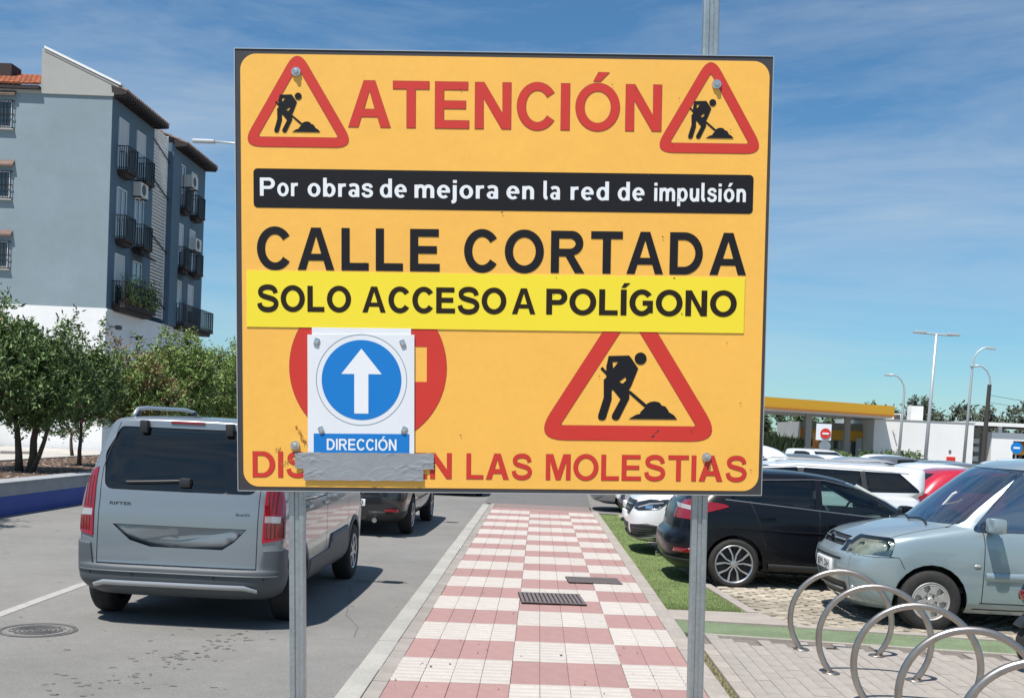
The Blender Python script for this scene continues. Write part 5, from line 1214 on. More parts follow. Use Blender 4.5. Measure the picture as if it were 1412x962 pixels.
for y, rz, lb in [(29.3, 0, 'grey hatchback in the first parking row, third beyond the white sport utility car'), (32.2, PI, 'grey hatchback last in the first parking row, beside the far end of the sidewalk')]:
    c = copy_tree(pd); c.location = (3.8, y, ZG); c.rotation_euler = (0, 0, rz); c['label'] = lb; c['group'] = G_
# motor scooter whose front wheel shows at the right edge
t = thing('motor_scooter', (4.88, 9.05, ZG+.03), .0, 'black motor scooter with a red tail lamp standing right of the bike racks', 'scooter')
for xx in (-.62, .62):
    MB().lathe([(.13, -.05), (.20, -.055), (.235, -.035), (.24, 0), (.235, .035), (.20, .055), (.13, .05), (.13, -.05)], 32, 'y', (xx, 0, .24)).build('tyre', M['tyre'], t, smooth=True)
    MB().lathe([(0, -.03), (.13, -.04), (.13, .04), (0, .03)], 24, 'y', (xx, 0, .24)).build('rim', M['rim_dark'], t)
MB().prism(rpoly([(-.80, .62), (-.62, .40), (-.25, .30), (.25, .22), (.42, .30), (.50, .62), (.46, .95), (.38, .95), (.34, .50), (.22, .33), (-.10, .36), (-.15, .70), (-.72, .78)], .04, 3), -.14, .14, 'y').build('body', M['blk_paint'], t, bevel=.03)
rbox(-.75, -.02, -.13, .13, .72, .80, 'saddle', M['plastic_blk'], t, .03)
rbox(-.84, -.76, -.07, .07, .60, .68, 'tail_light', M['red_lens'], t, .015)
MB().tube([(.62, 0, .24), (.50, 0, .6), (.40, 0, 1.0)], .03, 10).tube([(.36, -.32, 1.04), (.40, 0, 1.02), (.36, .32, 1.04)], .014, 8).build('handlebar', M['plastic_blk'], t)
MB().prism(arcpts(-.62, .24, .29, .2, 2.6, 12)+list(reversed(arcpts(-.62, .24, .265, .2, 2.6, 12))), -.07, .07, 'y').build('mudguard', M['plastic_blk'], t)

# ---------------------------------------------------------------- planter wall, median, far street left
t = thing('planter_wall', (-8.85, 0, ZR), 0, 'long low planter wall painted blue below a grey top band along the road', 'wall')
MB().box(-.20, 0, -5, 70, 0, .33).build('blue_band', M['wallblue'], t)
MB().box(-.20, .004, -5, 70, .331, .535).build('grey_band', M['wallgrey'], t)
MB().box(-.45, .025, -5, 70, .536, .565).build('coping', M['wallgrey'], t)
sheet('planting_bed', [(-12.6, -5), (-9.06, -5), (-9.06, 70), (-12.6, 70)], .40, M['bark'])
mb = MB()
for i in range(5200):
    x = random.uniform(-12.5, -9.0); y = random.uniform(15, 45); a = random.uniform(0, PI); s_ = random.uniform(.02, .06); c_, q = math.cos(a)*s_, math.sin(a)*s_
    mb.add([(x-c_, y-q, .405+random.uniform(0, .03)), (x+q*.6, y-c_*.6, .41+random.uniform(0, .03)), (x+c_, y+q, .405+random.uniform(0, .03))], [(0, 1, 2)])
tag(mb.build('leaf_litter', mat('leaf_litter', (.30, .22, .18), .9, island=.6), fixn=False), kind='stuff')
tag(MB().box(-12.75, -12.6, -5, 70, -.2, .43).build('bed_kerb', M['kerb']), kind='structure')
sheet('side_road', [(-19.5, -5), (-12.75, -5), (-12.75, 120), (-19.5, 120)], -.06, M['asphalt'])
sheet('far_pavement', [(-60, 30), (-16.4, 30), (-16.9, 45.7), (-60, 45.7)], .0, M['pave_far'])
tag(MB().prism([(-60, 38.4), (-19.2, 38.4), (-18.4, 39.2), (-19.2, 40.2), (-60, 40.2)], -.01, .1, 'z').build('traffic_island', M['pave_far']), kind='structure')
sheet('lawn', [(-60, 42.5), (-23.8, 42.5), (-22.6, 45.6), (-60, 45.6)], .05, M['grass'])
mb = MB()
for i in range(9000):
    x = random.uniform(-36, -22.8); y = random.uniform(42.5, 45.6); h = random.uniform(.1, .35)
    mb.add([(x-.012, y, .05), (x+.012, y, .05), (x+random.uniform(-.1, .1), y+random.uniform(-.1, .1), .05+h)], [(0, 1, 2)])
tag(mb.build('lawn_grass', M['leaf_b'], fixn=False), kind='stuff')

# ---------------------------------------------------------------- apartment block
BX, BY = -18.65, 46.0
b = thing('apartment_building', (BX, BY, 0), 0, 'pale blue four storey apartment block with white ground floor and iron balconies', 'apartment building')
# local frame: x from 0 to -16 along the gable, y from 0 to 14 along the street
ZB, ZT = 6.05, 15.05
MB().box(-16, 0, 0, 12.75, -.2, ZB-.003).build('ground_floor', M['whitewall'], b)
MB().box(-16, .0, .0, 5.02, ZB, ZT).build('gable_wall', M['bluewall'], b)
MB().box(-.6, .006, .006, 5.0, ZB+.002, ZT+.3).build('street_wall', M['bluewall_shade'], b)
MB().box(-16, -.9, 5.03, 7.3, ZB, ZT).build('stair_wall', M['bluewall_shade'], b)
MB().box(-16, .02, 7.4, 12.75, ZB, ZT-.1).build('street_wall', M['bluewall_shade'], b)
MB().box(-.55, .22, 7.08, 8.25, ZB, ZT-.6).build('pilaster', M['bluewall_shade'], b)
MB().box(.0, .05, .0, 12.75, ZB-.12, ZB-.01).build('string_course', M['whitewall'], b)
MB().box(-16, .07, -.06, 0, ZT-.10, ZT+.04).build('cornice', M['greywall'], b)
MB().prism([(.3, ZT+.05), (-3.05, ZT+.05), (-3.05, ZT+1.78), (-2.85, ZT+1.78), (.25, ZT+.36)], -.03, .25, 'y').build('gable_parapet', M['greywall'], b)
MB().prism([(.35, ZT+.36), (-2.95, ZT+1.80), (-2.95, ZT+1.90), (.35, ZT+.46)], -.06, .30, 'y').build('parapet_cap', M['whitewall'], b)
# roof planes with tiles that stand proud
def tile_roof(parent, p0, ux, vy, nu, nv, su, name='roof', m_='terracotta'):
    """rows of half-round tiles: p0 corner, ux along eave, vy up the slope"""
    mb = MB(); ux = Vector(ux); vy = Vector(vy); n_ = ux.cross(vy).normalized()
    if n_.z < 0: n_ = -n_
    wu = ux.length/nu; U = ux.normalized(); lv = vy/nv
    for i in range(nu):
        for j in range(nv):
            o = Vector(p0)+U*(i+.5)*wu+lv*j; P = []
            for e, lift in ((0, .035), (1, .0)):
                for k in range(5):
                    a = PI*k/4; P.append(o+lv*e*1.08+U*(-math.cos(a))*wu*.42+n_*(math.sin(a)*wu*.38+lift))
            mb.add(P, [(k, k+1, 6+k, 5+k) for k in range(4)]+[(0, 1, 2, 3, 4)])
    mb.add([Vector(p0), Vector(p0)+ux, Vector(p0)+ux+vy, Vector(p0)+vy], [(0, 1, 2, 3)])
    return tag(mb.build(name, M[m_], parent, fixn=False), kind='stuff')
tile_roof(b, (.60, -.05, ZT+.12), (0, 5.3, 0), (-3.55, 0, 1.56), 24, 8, .22, 'roof_tiles', 'tile_old')
tile_roof(b, (.60, 7.9, ZT+.0), (0, 5.1, 0), (-3.55, 0, 1.4), 23, 8, .22, 'roof_tiles', 'tile_old')
tile_roof(b, (-15.5, -.24, ZT+.20), (12.4, 0, 0), (0, 3.5, 1.4), 56, 7, .22, 'roof_tiles')
for y0, y1, dz in ((-.05, 5.25, 0), (7.9, 13.0, -.12)):
    MB().prism([(.0, ZT-.05+dz), (.58, ZT+.0+dz), (.61, ZT+.12+dz), (-.05, ZT+.35+dz)], y0, y1, 'y').build('eave', M['eave'], b)
    pr = None; n = int((y1-y0)/.28)
    for i in range(n):
        if pr is None: pr = MB().box(.0, .59, -.05, .05, -.10, .0).build('rafter', M['eave'], b); pr.location = (0, y0+.1, ZT-.02+dz)
        else: inst('rafter', pr, b, (0, y0+.1+.28*i, ZT-.02+dz))
MB().box(-15.5, -3.06, -.22, .0, ZT+.04, ZT+.18).build('eave', M['eave'], b)
MB().box(-6.9, -5.35, 2.0, 2.9, ZT+.7, ZT+1.75).build('chimney', M['eave'], b)
# stairwell louvre
MB().box(-.10, -.04, 5.03, 5.09, ZB+.2, ZT+.1).build('louvre_frame', M['louvre'], b); MB().box(-.10, -.04, 7.0, 7.06, ZB+.2, ZT+.1).build('louvre_frame', M['louvre'], b)
pr = None
for i in range(56):
    if pr is None: pr = MB().add([(-.10, 5.09, 0), (-.10, 7.0, 0), (-.02, 7.0, .065), (-.02, 5.09, .065), (-.10, 5.09, .018), (-.10, 7.0, .018), (-.02, 7.0, .083), (-.02, 5.09, .083)], [(0, 1, 2, 3), (4, 7, 6, 5), (0, 3, 7, 4), (1, 5, 6, 2), (0, 4, 5, 1), (3, 2, 6, 7)]).build('louvre_slat', M['louvre'], b); pr.location = (0, 0, ZB+.25)
    else: inst('louvre_slat', pr, b, (0, 0, ZB+.25+.158*i))
for i, zz in enumerate((7.1, 9.8, 12.4, 14.2)): MB().tube([(.02, 4.9, zz+.3), (.03, 7.1, zz-.3)], .03, 5).build('pipe', M['railing'], b)
def french_window(y, z0, kind, w=.95, h=2.15):
    f = MB(); x = .012
    f.box(x-.01, x+.05, y-w/2-.05, y-w/2, z0, z0+h); f.box(x-.01, x+.05, y+w/2, y+w/2+.05, z0, z0+h); f.box(x-.01, x+.05, y-w/2-.05, y+w/2+.05, z0+h, z0+h+.06)
    if kind == 'glass': f.box(x, x+.04, y-.025, y+.025, z0, z0+h)
    f = f.build('window', M['winframe'], b)
    if kind == 'blind':
        MB().box(x, x+.02, y-w/2, y+w/2, z0+.9, z0+h).build('blind', M['shutter'], f); MB().box(x, x+.012, y-w/2, y+w/2, z0, z0+.9).build('pane', M['winglass'], f)
    elif kind == 'half': MB().box(x, x+.02, y-w/2, y+w/2, z0+h*.6, z0+h).build('blind', M['shutter'], f); MB().box(x, x+.012, y-w/2, y+w/2, z0, z0+h*.6).build('pane', M['winglass'], f)
    else: MB().box(x, x+.012, y-w/2, y+w/2, z0, z0+h).build('pane', M['winglass'], f)
def balcony(y0, y1, z, d=.75, wrap=False, plants=False):
    e = MB().prism([(y0, z-.12), (y1, z-.12), (y1-.12, z-.30), (y0+.12, z-.30)], .0, d-.15, 'x').box(.0, d, y0, y1, z-.12, z).build('balcony', M['eave'], b)
    mb = MB(); 
    for zz in (z+.06, z+.98): mb.tube([(.02, y0, zz), (d-.03, y0, zz), (d-.03, y1, zz), (.02, y1, zz)], .022, 5)
    n = int((y1-y0)/.125)
    for i in range(n+1): yy = y0+(y1-y0)*i/n; mb.box(d-.042, d-.018, yy-.012, yy+.012, z, z+.98)
    for yy in (y0, y1):
        for k in range(5): xx = .1+(d-.15)*k/4; mb.box(xx-.012, xx+.012, yy-.012, yy+.012, z, z+.98)
    mb.build('railing', M['railing'], e)
    if plants:
        lf = MB(); rnd = random.Random(4)
        for i in range(1500):
            yy = rnd.uniform(y0, y1); zz = z+rnd.uniform(.1, 1.5)*rnd.random()**.4; xx = rnd.uniform(.3, .9); s_ = rnd.uniform(.05, .14); a = rnd.uniform(0, 2*PI)
            lf.add([(xx, yy, zz), (xx+s_*.4, yy+s_*math.cos(a), zz+s_*math.sin(a)), (xx+.02, yy+s_*.5*math.sin(a), zz+s_)], [(0, 1, 2)])
        tag(lf.build('balcony_plants', M['leaf_a'], e, fixn=False), kind='stuff')
        for yy in (y0+.35, y0+.9, y0+1.7): MB().lathe([(0, z), (.13, z), (.17, z+.3), (0, z+.28)], 12, 'z', (.45, yy, 0)).build('flower_pot', M['pot'], e)
for r, zf in enumerate((12.1, 9.15, 6.3)):
    for y, kd in ((1.25, ('blind', 'glass', 'blind')[r]), (3.3, ('half', 'glass', 'glass')[r])): french_window(y, zf, kd)
    if r < 2: balcony(.72, 1.78, zf, .52); balcony(2.8, 3.85, zf, .52)
    else: balcony(.55, 4.3, zf, .6, plants=True)
    for y, kd in ((8.95, ('glass', 'blind', 'half')[r]), (10.85, ('half', 'half', 'blind')[r])): french_window(y, zf-.05, kd, .8)
    if r < 2: balcony(8.45, 9.45, zf-.05, .52); balcony(10.35, 11.4, zf-.05, .52)
    else: balcony(8.3, 13.2, zf-.05, .6)
def ac_unit(y, z):
    a = MB().box(.02, .38, y-.45, y+.45, z, z+.62).build('air_conditioner', M['ac'], b); MB().lathe([(0, .39), (.24, .388), (.25, .382)], 20, 'x', (0, y-.08, z+.31)).build('fan_grille', M['fan'], a)
    MB().box(.02, .4, y-.4, y-.36, z-.06, z-.01).build('bracket', M['railing'], a); MB().box(.02, .4, y+.36, y+.4, z-.06, z-.01).build('bracket', M['railing'], a)
ac_unit(3.0, 11.35); ac_unit(10.0, 13.3); ac_unit(10.9, 10.25)
# small tiled hoods over two street windows
for y, z in ((3.3, 8.6), (8.95, 8.55)):
    MB().prism([(.02, z+.45), (.02, z+.35), (.62, z+.02), (.62, z+.12)], y-.75, y+.75, 'y').build('window_hood', M['eave'], b)
# gable windows at the left edge
for z in (13.45, 10.5, 7.55):
    f = MB().box(-5.5, -4.25, -.05, .0, z, z+.08).box(-4.31, -4.25, -.03, 0, z+.08, z+1.15).box(-4.90, -4.84, -.03, 0, z+.08, z+1.15).box(-5.5, -4.25, -.03, 0, z+1.10, z+1.17).build('window', M['winframe'], b)
    MB().box(-5.48, -4.27, -.012, 0, z+.08, z+1.1).build('pane', M['winglass'], f)
    mb = MB()
    for k in range(9): xx = -5.5+k*.16; mb.box(xx-.012, xx+.012, -.12, -.10, z-.02, z+1.15)
    for zz in (z+.0, z+.55, z+1.12): mb.box(-5.55, -4.18, -.125, -.10, zz, zz+.03); mb.box(-4.20, -4.17, -.12, 0, zz, zz+.03)
    mb.build('window_grille', M['railing'], f)
    MB().prism([(-.02, z+1.62), (-.02, z+1.5), (-.17, z+1.34), (-.18, z+1.42)], -5.7, -4.10, 'x').build('window_hood', M['tile_old'], b)
    MB().box(-5.6, -4.15, -.13, .0, z-.08, z-.03).build('sill', M['greywall'], b)
# floodlights and graffiti on the ground floor
for (x, y, z) in ((.0, .55, 5.25), (.0, 2.9, 5.0)):
    MB().box(.0, .35, y-.02, y+.02, z+.05, z+.09).box(.26, .45, y-.13, y+.13, z-.05, z+.13).build('floodlight', M['railing'], b)
MB().tube([(-5, -.5, 4.75), (-3.3, -.6, 4.8), (-1.8, -.6, 4.5), (-1.55, -.6, 4.45)], .035, 6).lathe([(0, 0), (.14, .03), (.17, .18), (0, .2)], 12, 'z', (-1.5, -.6, 4.3)).build('floodlight', M['railing'], b)
mb = MB(); rnd = random.Random(11)
for (cy, cz) in ((6.5, 4.6), (7.3, 4.75), (8.2, 4.5), (9.1, 4.6), (9.9, 4.4)):
    pts = [(.012, cy+.38*math.cos(a)*rnd.uniform(.7, 1.1), cz+.34*math.sin(a)*rnd.uniform(.6, 1.1)) for a in [k*.55 for k in range(9)]]; mb.tube(pts, .035, 4)
mb.build('graffiti', M['flower'], b)
# pale low wall with yellow shape behind the first tree
t = tag(MB().box(-31, -27.2, 44.9, 45.2, .05, 1.3).build('garden_wall', M['gas_yellow']), 'yellow panel low down behind the leftmost tree', 'wall')

# ---------------------------------------------------------------- trees
def tree(loc, crown, trunks, nclump, nleaf, leafm, label, name='oleander_tree', lsz=.115, lw=.020, flowers=0, seed=1, shoots=0, group=None, clump=.26, dry=0, cat='tree', trunkh=1.2):
    rnd = random.Random(seed); t = thing(name, loc, 0, label, cat, group)
    cl = []
    tot = sum(c[3]*c[4]*c[5] for c in crown)
    for (cx, cy, cz, rx, ry, rz_) in crown:
        for k in range(max(4, int(nclump*rx*ry*rz_/tot))):
            while True:
                v = Vector((rnd.uniform(-1, 1), rnd.uniform(-1, 1), rnd.uniform(-1, 1)))
                if .25 < v.length < 1: break
            v = v.normalized()*(v.length**.5)
            cl.append(Vector((cx+v.x*rx, cy+v.y*ry, cz+v.z*rz_)))
    for k in range(shoots):
        c = crown[rnd.randrange(len(crown))]; a = rnd.uniform(0, 2*PI)
        base = Vector((c[0]+c[3]*.6*math.cos(a), c[1]+c[4]*.6*math.sin(a), c[2]+c[5]*.75)); d = Vector((rnd.uniform(-.4, .4), rnd.uniform(-.3, .3), 1)).normalized()
        for q in range(4): cl.append(base+d*.22*q*rnd.uniform(.8, 1.2))
    V = []; F = []; MI = []
    for c in cl:
        nsh = 5; r = rnd.uniform(.6, 1.25)*clump; dd = 1 if rnd.random() < dry else 0
        for sidx in range(nsh):
            sh = Vector((rnd.gauss(0, 1), rnd.gauss(0, 1), rnd.gauss(.45, 1))).normalized()
            for q in range(nleaf//nsh):
                u = (q+rnd.random())/(nleaf/nsh); p = c+sh*r*(u*1.4-.2)
                d = (sh*.7+Vector((rnd.gauss(0, .7), rnd.gauss(0, .7), rnd.gauss(.1, .6)))).normalized(); s_ = d.cross(Vector((rnd.gauss(0, 1), rnd.gauss(0, 1), rnd.gauss(0, 1)))).normalized()
                L = lsz*rnd.uniform(.6, 1.25); w = lw*rnd.uniform(.7, 1.3); o = len(V); nn = d.cross(s_)*w*.4
                V += [p, p+d*L*.5+s_*w+nn, p+d*L, p+d*L*.5-s_*w+nn]; F.append((o, o+1, o+2, o+3)); MI.append(dd)
    me = bpy.data.meshes.new('crown'); me.from_pydata([tuple(v) for v in V], [], F); me.materials.append(M[leafm]); me.materials.append(M['leaf_c']); me.polygons.foreach_set('material_index', MI)
    o = bpy.data.objects.new('crown', me); col.objects.link(o); o.parent = t
    if flowers:
        mb = MB()
        for k in range(flowers):
            c = cl[rnd.randrange(len(cl))]+Vector((rnd.gauss(0, .15), rnd.gauss(0, .15), rnd.gauss(0, .12)))
            for q in range(5):
                a = 2*PI*q/5; s_ = .035; mb.add([c, c+Vector((s_*math.cos(a), s_*math.sin(a), .01)), c+Vector((s_*math.cos(a+.9), s_*.6, s_*math.sin(a+.9)))], [(0, 1, 2)])
        tag(mb.build('flowers', M['flower'], t, fixn=False), kind='stuff')
    mb = MB()
    for (bx, by, tx, ty, th, r0) in trunks:
        pts = [(bx, by, 0)]+[(bx+(tx-bx)*u+rnd.uniform(-.03, .03), by+(ty-by)*u+rnd.uniform(-.03, .03), th*u) for u in (.25, .5, .75, 1)]
        mb.tube(pts, [r0*1.25, r0, r0*.85, r0*.72, r0*.6], 9)
        for k in range(7):
            c = cl[rnd.randrange(len(cl))]; s0 = Vector((tx, ty, th*rnd.uniform(.8, 1))); mid = s0.lerp(c, .5)+Vector((rnd.uniform(-.1, .1), rnd.uniform(-.1, .1), -.08))
            mb.tube([s0, mid, c], [r0*.5, r0*.32, r0*.12], 6)
    mb.build('trunk', M['bark_t'], t, smooth=True)
    return t
GT = 'oleander trees in the planting bed along the road'
tree((-10.34, 21.7, .4), [(0, 0, 1.75, 1.25, 1.2, .85), (-.9, .2, 2.15, 1.1, 1.1, .9), (.5, .1, 1.65, .95, 1.0, .6), (-.2, 0, 2.45, .8, .8, .5)], [(-.12, 0, -.25, 0, 1.35, .07), (.10, .05, .2, .1, 1.3, .08), (.16, -.05, .55, 0, 1.25, .05)], 760, 42, 'leaf_a', 'large dark oleander tree with twisted trunks at the left edge', flowers=22, seed=3, shoots=14, group=GT)
tree((-10.6, 24.9, .4), [(0, 0, 1.75, .85, .8, .75), (.1, 0, 2.2, .6, .6, .5)], [(0, 0, .02, 0, 1.35, .045)], 300, 40, 'leaf_a', 'slim oleander tree with one thin straight trunk left of the van', seed=5, shoots=4, group=GT, flowers=4)
tree((-10.75, 28.2, .4), [(0, 0, 1.8, 1.1, 1.0, .95), (.5, .2, 1.5, .9, .9, .8)], [(0, 0, .1, 0, 1.1, .05), (.2, 0, .3, 0, 1.0, .04)], 460, 40, 'leaf_b', 'bushy oleander with dry brown patches directly behind the left side of the van', seed=6, shoots=4, group=GT, dry=.25)
tree((-10.85, 31.6, .4), [(0, 0, 1.95, 1.3, 1.2, 1.15), (.4, .2, 2.5, .9, .8, .7)], [(0, 0, .1, 0, 1.1, .05), (.2, 0, .3, 0, 1.0, .04)], 600, 40, 'leaf_b', 'bright green oleander standing tallest above the roof of the van', seed=7, shoots=8, group=GT, dry=.06)
tree((-10.8, 35.4, .4), [(0, 0, 2.1, 1.4, 1.3, 1.25), (.4, .2, 2.2, 1.0, .9, 1.0)], [(0, 0, .1, 0, 1.1, .05)], 560, 36, 'leaf_b', 'broad oleander below the far end of the apartment building', seed=8, shoots=6, group=GT, flowers=10)
tree((-10.7, 39.2, .4), [(0, 0, 1.9, 1.5, 1.3, 1.2)], [(0, 0, .1, 0, 1.1, .05)], 460, 34, 'leaf_a', 'last oleander before the left edge of the orange sign', seed=9, shoots=5, group=GT)
tree((-10.7, 43.5, .4), [(0, 0, 2.0, 1.5, 1.5, 1.3)], [(0, 0, .1, 0, 1.1, .05)], 220, 30, 'leaf_a', 'oleander mostly hidden behind the left edge of the orange sign', seed=10, shoots=3, group=GT)
tree((-10.2, 14.6, .4), [(0, 0, 2.3, 1.5, 2.0, .9), (.3, -1.0, 2.0, 1.3, 1.2, .8)], [(0, 0, .1, 0, 1.5, .08)], 300, 34, 'leaf_a', 'oleander just outside the left edge that throws dappled shade on the road', seed=12, shoots=2, group=GT)
tree((-14.3, 33.0, -.05), [(0, 0, 1.6, 1.2, 1.0, .8), (-1.3, .5, 1.8, 1.0, 1, .8)], [(0, 0, 0, 0, 1.1, .06)], 200, 32, 'leaf_a', 'dark street tree further back between the two oleander trunks', name='street_tree', seed=13, group=None)
# left median street lamp whose arm shows left of the sign
t = thing('street_lamp', (-9.9, 38.0, .4), 0, 'pale street lamp head on an arm left of the upper orange sign edge', 'street lamp')
MB().tube([(0, 0, 0), (0, 0, 9.9), (-.3, 0, 10.6), (-1.0, 0, 10.78), (-1.9, 0, 10.83)], [.09, .06, .05, .04, .035], 10).build('pole', M['lamp_metal'], t, smooth=True)
rbox(-2.65, -1.85, -.12, .12, 10.76, 10.88, 'lamp_head', M['lamp_metal'], t, .05)

# ---------------------------------------------------------------- filling station and far right
t = thing('filling_station_canopy', (18.4, 81.0, ZG), 0, 'flat yellow filling station canopy on pale columns', 'canopy')
MB().prism([(-6.0, -4), (9.6, 6), (9.6, 16), (-6, 6)], 4.25, 5.02, 'z').build('fascia', M['gas_yellow'], t)
MB().prism([(-5.9, -4.06), (9.66, 5.92), (9.66, 5.90), (-5.9, -4.10)], 4.16, 4.30, 'z').build('orange_stripe', M['gas_red'], t)
MB().prism([(-6.0, -3.8), (9.5, 6.1), (9.5, 15.9), (-6, 5.9)], 4.05, 4.245, 'z').build('soffit', M['gas_white'], t)
for x, y in ((2.2, 3.2), (6.8, 9), (-3, 1.5)): MB().box(x-.22, x+.22, y-.22, y+.22, 0, 4.05).build('column', M['greywall'], t)
for x, y in ((2.9, 3.6),): MB().box(x-.35, x+.35, y-.25, y+.25, 0, 1.6).box(x-.25, x+.25, y-.26, y+.2, 1.6, 2.6).build('fuel_pump', M['gas_red'], t)
t = thing('station_shop', (27.4, 90.0, ZG), 0, 'white flat roofed filling station shop with an orange and red band over its windows', 'shop')
MB().box(0, 8.1, 0, 12, 0, 3.98).build('wall', M['gas_white'], t)
MB().box(-.1, 8.2, -.05, 12.1, 3.985, 4.06).build('roof_edge', M['greywall'], t)
MB().box(-5.3, -.01, 3.2, 12, 0, 3.6).build('shop_front', M['greywall'], t)
MB().box(-5.0, -.02, 3.0, 3.19, 2.15, 3.0).build('orange_band', M['gas_yellow'], t); MB().box(-5.3, -4.6, 2.95, 3.19, 2.1, 3.05).build('red_band', M['gas_red'], t)
for i in range(5): f = MB().box(-4.5+i*.85, -4.45+i*.85, 3.12, 3.19, .2, 2.1).build('window', M['winframe'], t); MB().box(-4.44+i*.85, -3.70+i*.85, 3.15, 3.19, .3, 2.1).build('pane', M['winglass'], f)
MB().box(-.55, -.05, 2.9, 3.1, .3, 2.4).build('notice_board', M['winframe'], t)
MB().box(1.9, 3.0, -.06, .0, .85, 1.5).build('service_box', M['ac'], t)
MB().box(6.0, 6.7, -.06, 0, .6, 1.2).build('red_cabinet', M['red_print'], t); MB().box(6.15, 6.35, -.04, 0, 1.5, 1.75).build('small_notice', M['grey_paint'], t)
MB().box(3.6, 4.6, 2, 3, 3.99, 5.3).box(1.2, 2.9, 2, 3, 3.99, 4.6).box(.3, 1.1, 2, 3, 3.99, 4.5).build('roof_unit', M['gas_white'], t)
MB().box(2.2, 2.7, 1.95, 1.99, 4.1, 4.5).build('fan_grille', M['fan'], t)
MB().tube([(1.5, -.05, 3.2), (1.7, -.3, 2.7)], .05, 6).build('wall_lamp', M['galv'], t)
t = thing('car_wash_building', (36.6, 92.0, ZG), 0, 'white flat roofed car wash building with an open orange lined bay', 'building')
MB().box(1.2, 3.0, 0, 9, 0, 3.4).build('wall', M['gas_white'], t); MB().box(3.0, 16, 0, 9, 2.75, 3.4).build('wall', M['gas_white'], t); MB().box(3.0, 16, 5, 9, 0, 2.75).build('back_wall', M['greywall'], t); MB().box(9.5, 10.5, 0, 5, 0, 2.75).build('wall', M['gas_white'], t)
MB().box(-1.2, 16, -.4, 9.4, 3.9, 4.2).build('roof_slab', M['gas_white'], t)
for x in (1.8, 4.4, 7.0): MB().box(x, x+.3, .2, .5, 3.4, 3.9).build('roof_post', M['gas_white'], t)
MB().box(-1.0, 1.1, 2, 8, 0, 3.8).build('side_wall', M['greywall'], t)
for z in (.9, 1.7, 2.4): MB().box(-.6, .7, 1.3, 1.95, z, z+.42).build('air_conditioner', M['ac'], t)
MB().prism([(2.0, 2.6), (0.9, 1.9), (0.9, 1.6), (2.0, 2.0)], 3.05, 9.4, 'x').build('awning', M['awning'], t)
MB().box(5.0, 5.6, 4.8, 4.99, 0, 1.6).box(6.0, 7.2, 4.8, 4.99, 0, 2.0).build('doorway', M['hole'], t)
def post_sign(x, y, h, r, m_, label, bar):
    t = thing('traffic_sign', (x, y, ZG), 0, label, 'traffic sign')
    MB().tube([(0, 0, 0), (0, 0, h)], .04, 8).build('post', M['galv'], t)
    MB().lathe([(0, -.06), (r, -.06), (r, -.045), (0, -.045)], 32, 'y', (0, 0, h-r)).build('disc', M[m_], t)
    MB().box(-r*bar[0], r*bar[0], -.068, -.062, h-r-r*bar[1], h-r+r*bar[1]).build('bar', M['white_print'], t)
    return t
t = post_sign(14.85, 57.0, 2.62, .27, 'red_print', 'round red no entry sign with a white bar standing left of the shop', (.62, .17))
MB().lathe([(0, -.05), (.30, -.05), (.30, -.035), (0, -.035)], 32, 'y', (-.0, .0, 1.70)).build('grey_disc', M['galv'], t)
MB().box(-.48, .30, -.02, .0, 2.0, 2.85).build('back_board', M['white_plate'], t)
post_sign(24.7, 57.0, 2.35, .30, 'blue_print', 'round blue sign with a white bar standing at the open garage bay', (.55, .16))
def lamp(x, y, h, kind, label, lean=.03):
    t = thing('street_lamp', (x, y, ZG), 0, label, 'street lamp', None); t.rotation_euler = (0, lean, 0)
    if kind == 'T':
        MB().tube([(0, 0, 0), (0, 0, h*.5), (0, 0, h)], [.11, .09, .07], 10).build('pole', M['lamp_metal'], t, smooth=True)
        MB().tube([(-.9, 0, h), (.9, 0, h-.02)], .05, 8).build('arm', M['lamp_metal'], t)
        for s_ in (-1, 1): rbox(min(s_*.55, s_*1.25), max(s_*.55, s_*1.25), -.14, .14, h-.03, h+.09, 'lamp_head', M['lamp_metal'], t, .04)
    else:
        s_ = kind; pts = [(0, 0, 0), (0, 0, h*.6), (0, 0, h-1.2)]+[(s_*.9*(1-math.cos(a)), 0, h-1.2+1.15*math.sin(a)) for a in (.4, .8, 1.2, 1.5)]+[(s_*1.15, 0, h-.05)]
        MB().tube(pts, [.11, .09, .07]+[.05]*5, 10).build('pole', M['lamp_metal'], t, smooth=True)
        rbox(min(s_*.9, s_*1.45), max(s_*.9, s_*1.45), -.12, .12, h-.16, h-.04, 'lamp_head', M['lamp_metal'], t, .04)
lamp(21.1, 60.0, 8.05, 'T', 'tall street lamp with two heads on a level cross arm right of the shop corner')
lamp(29.0, 75.0, 8.9, 1, 'tallest arched street lamp, bending right, in front of the white shop wall')
lamp(30.3, 75.0, 7.6, -1, 'arched street lamp bending left beside the dark wooden pole')
lamp(24.9, 76.0, 6.8, -1, 'shorter arched street lamp rising behind the end of the yellow canopy')
t = thing('utility_pole', (30.1, 74.6, ZG), 0, 'dark wooden utility pole with wires next to the arched lamps', 'utility pole'); t.rotation_euler = (0, .03, 0)
MB().tube([(0, 0, 0), (0, 0, 6.3)], [.17, .13], 10).build('pole', M['wood_pole'], t)
mb = MB()
for dz, dx in ((0, 0), (-.5, .1)):
    mb.tube([(0+dx, 0, 5.6+dz), (8, -2, 4.6+dz*.6), (16, -4, 3.9+dz*.3), (26, -6, 3.6)], .018, 4)
mb.build('wire', M['wood_pole'], t)
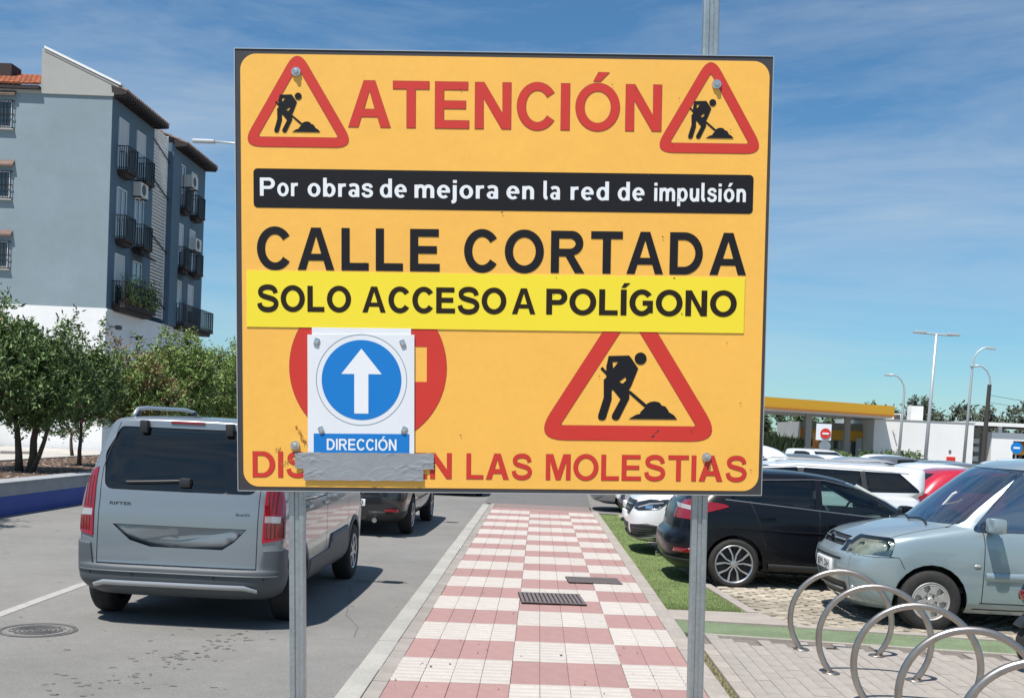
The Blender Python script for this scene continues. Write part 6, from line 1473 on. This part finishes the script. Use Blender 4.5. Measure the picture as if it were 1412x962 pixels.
# hedges, reeds and far trees
def bush(loc, r, h, m_, label, seed, name='hedge', cat='hedge', n=160, lsz=.16, lw=.05):
    return tree(loc, [(0, 0, h*.5, r, r*.6, h*.55)], [(0, 0, 0, 0, h*.4, .04)], n, 22, m_, label, name=name, lsz=lsz, lw=lw, seed=seed, clump=.25, cat=cat)
bush((18.3, 70, ZG), 2.2, 1.25, 'leaf_b', 'low green hedge before the shop windows', 21)
bush((25.2, 78, ZG), 2.6, 1.5, 'leaf_a', 'dark round bush at the foot of the white shop wall', 22, 'bush', 'bush')
bush((13.2, 62, ZG), 3.2, 1.1, 'leaf_a', 'low clipped hedge below the pale reeds', 23)
def reeds(loc, w, h, label, seed):
    rnd = random.Random(seed); mb = MB()
    for i in range(7000):
        x = rnd.gauss(0, w*.45); y = rnd.uniform(-1.5, 1.5); hh = h*rnd.uniform(.5, 1.05); a = rnd.uniform(-.3, .3); w_2 = .022
        mb.add([(x-w_2, y, 0), (x+w_2, y, 0), (x+a*hh*.4+w_2*.6, y, hh*.7), (x+a*hh*.9, y+rnd.uniform(-.3, .3), hh*rnd.uniform(.75, 1))], [(0, 1, 2), (0, 2, 3)])
    o = mb.build('blades', M['reed'], None, fixn=False); t = thing('reed_clump', loc, 0, label, 'plant'); o.parent = t; tag(o, kind='stuff')
reeds((15.8, 84, ZG), 2.4, 2.6, 'clump of pale tall reeds at the left, right beside the orange sign', 31)
reeds((19.5, 86, ZG), 2.2, 2.3, 'smaller clump of pale reeds in front of the canopy column', 32)
GF = 'far trees behind the filling station'
FT = [(21, 118, 3.0, 5.6, 'leaf_far', 'grey green far tree at the edge of the orange sign under the canopy'), (27, 118, 3.2, 5.0, 'leaf_far', 'far tree seen under the canopy between the columns'), (33, 120, 3.0, 5.2, 'leaf_far', 'far tree behind the left end of the shop roof'),
      (44, 128, 2.6, 7.2, 'leaf_pine_hazy', 'dark feathery tree poking over the right end of the canopy'), (51, 130, 3.0, 6.8, 'leaf_pine_hazy', 'dark tree behind the rooftop units of the shop'), (57, 130, 3.4, 7.2, 'leaf_pine_hazy', 'spiky dark tree between the two lamp posts'),
      (63, 132, 3.2, 7.8, 'leaf_pine_hazy', 'tallest dark tree right of the utility pole'), (69, 134, 3.6, 7.0, 'leaf_pine_hazy', 'rounded dark tree above the car wash roof slab'), (75, 134, 3.4, 6.4, 'leaf_pine_hazy', 'low dark tree near the right edge beneath the wires'), (81, 134, 3.6, 6.6, 'leaf_pine_hazy', 'last dark tree at the right edge'), (38, 124, 3, 5.8, 'leaf_far', 'far tree behind the shop front'), (48, 140, 5, 6.2, 'leaf_pine_hazy', 'dark tree filling the gap behind the first lamp'), (66, 142, 5, 6.4, 'leaf_pine_hazy', 'broad dark tree in the second line of the wood'), (78, 144, 5, 6.0, 'leaf_pine_hazy', 'broad dark tree at the end of the second line')]
for i, (x, y, r, h, m_, lb) in enumerate(FT):
    tree((x, y, ZG), [(0, 0, h*.52, r, r*.8, h*.48), (r*.4, 0, h*.4, r*.8, r*.6, h*.36)], [(0, 0, 0, 0, h*.5, .2)], 150, 26, m_, lb, name='far_tree', lsz=.5, lw=.12, seed=40+i, shoots=6, group=GF, clump=.7)
# low hills far behind
mb = MB(); rnd = random.Random(2); V = []; n = 80
for i in range(n+1):
    a = -1.3+2.6*i/n; R0 = 1500; x, y = R0*math.sin(a), R0*math.cos(a); h = 4+6*abs(math.sin(i*.37))*abs(math.sin(i*.11+1)); V += [(x, y, -5), (x, y, h), (x*1.1, y*1.1, -5)]
F = [(3*i, 3*i+3, 3*i+4, 3*i+1) for i in range(n)]+[(3*i+1, 3*i+4, 3*i+5, 3*i+2) for i in range(n)]
tag(mb.add(V, F).build('hills', mat('hazy_hills', (.16, .20, .20), 1)), kind='structure')
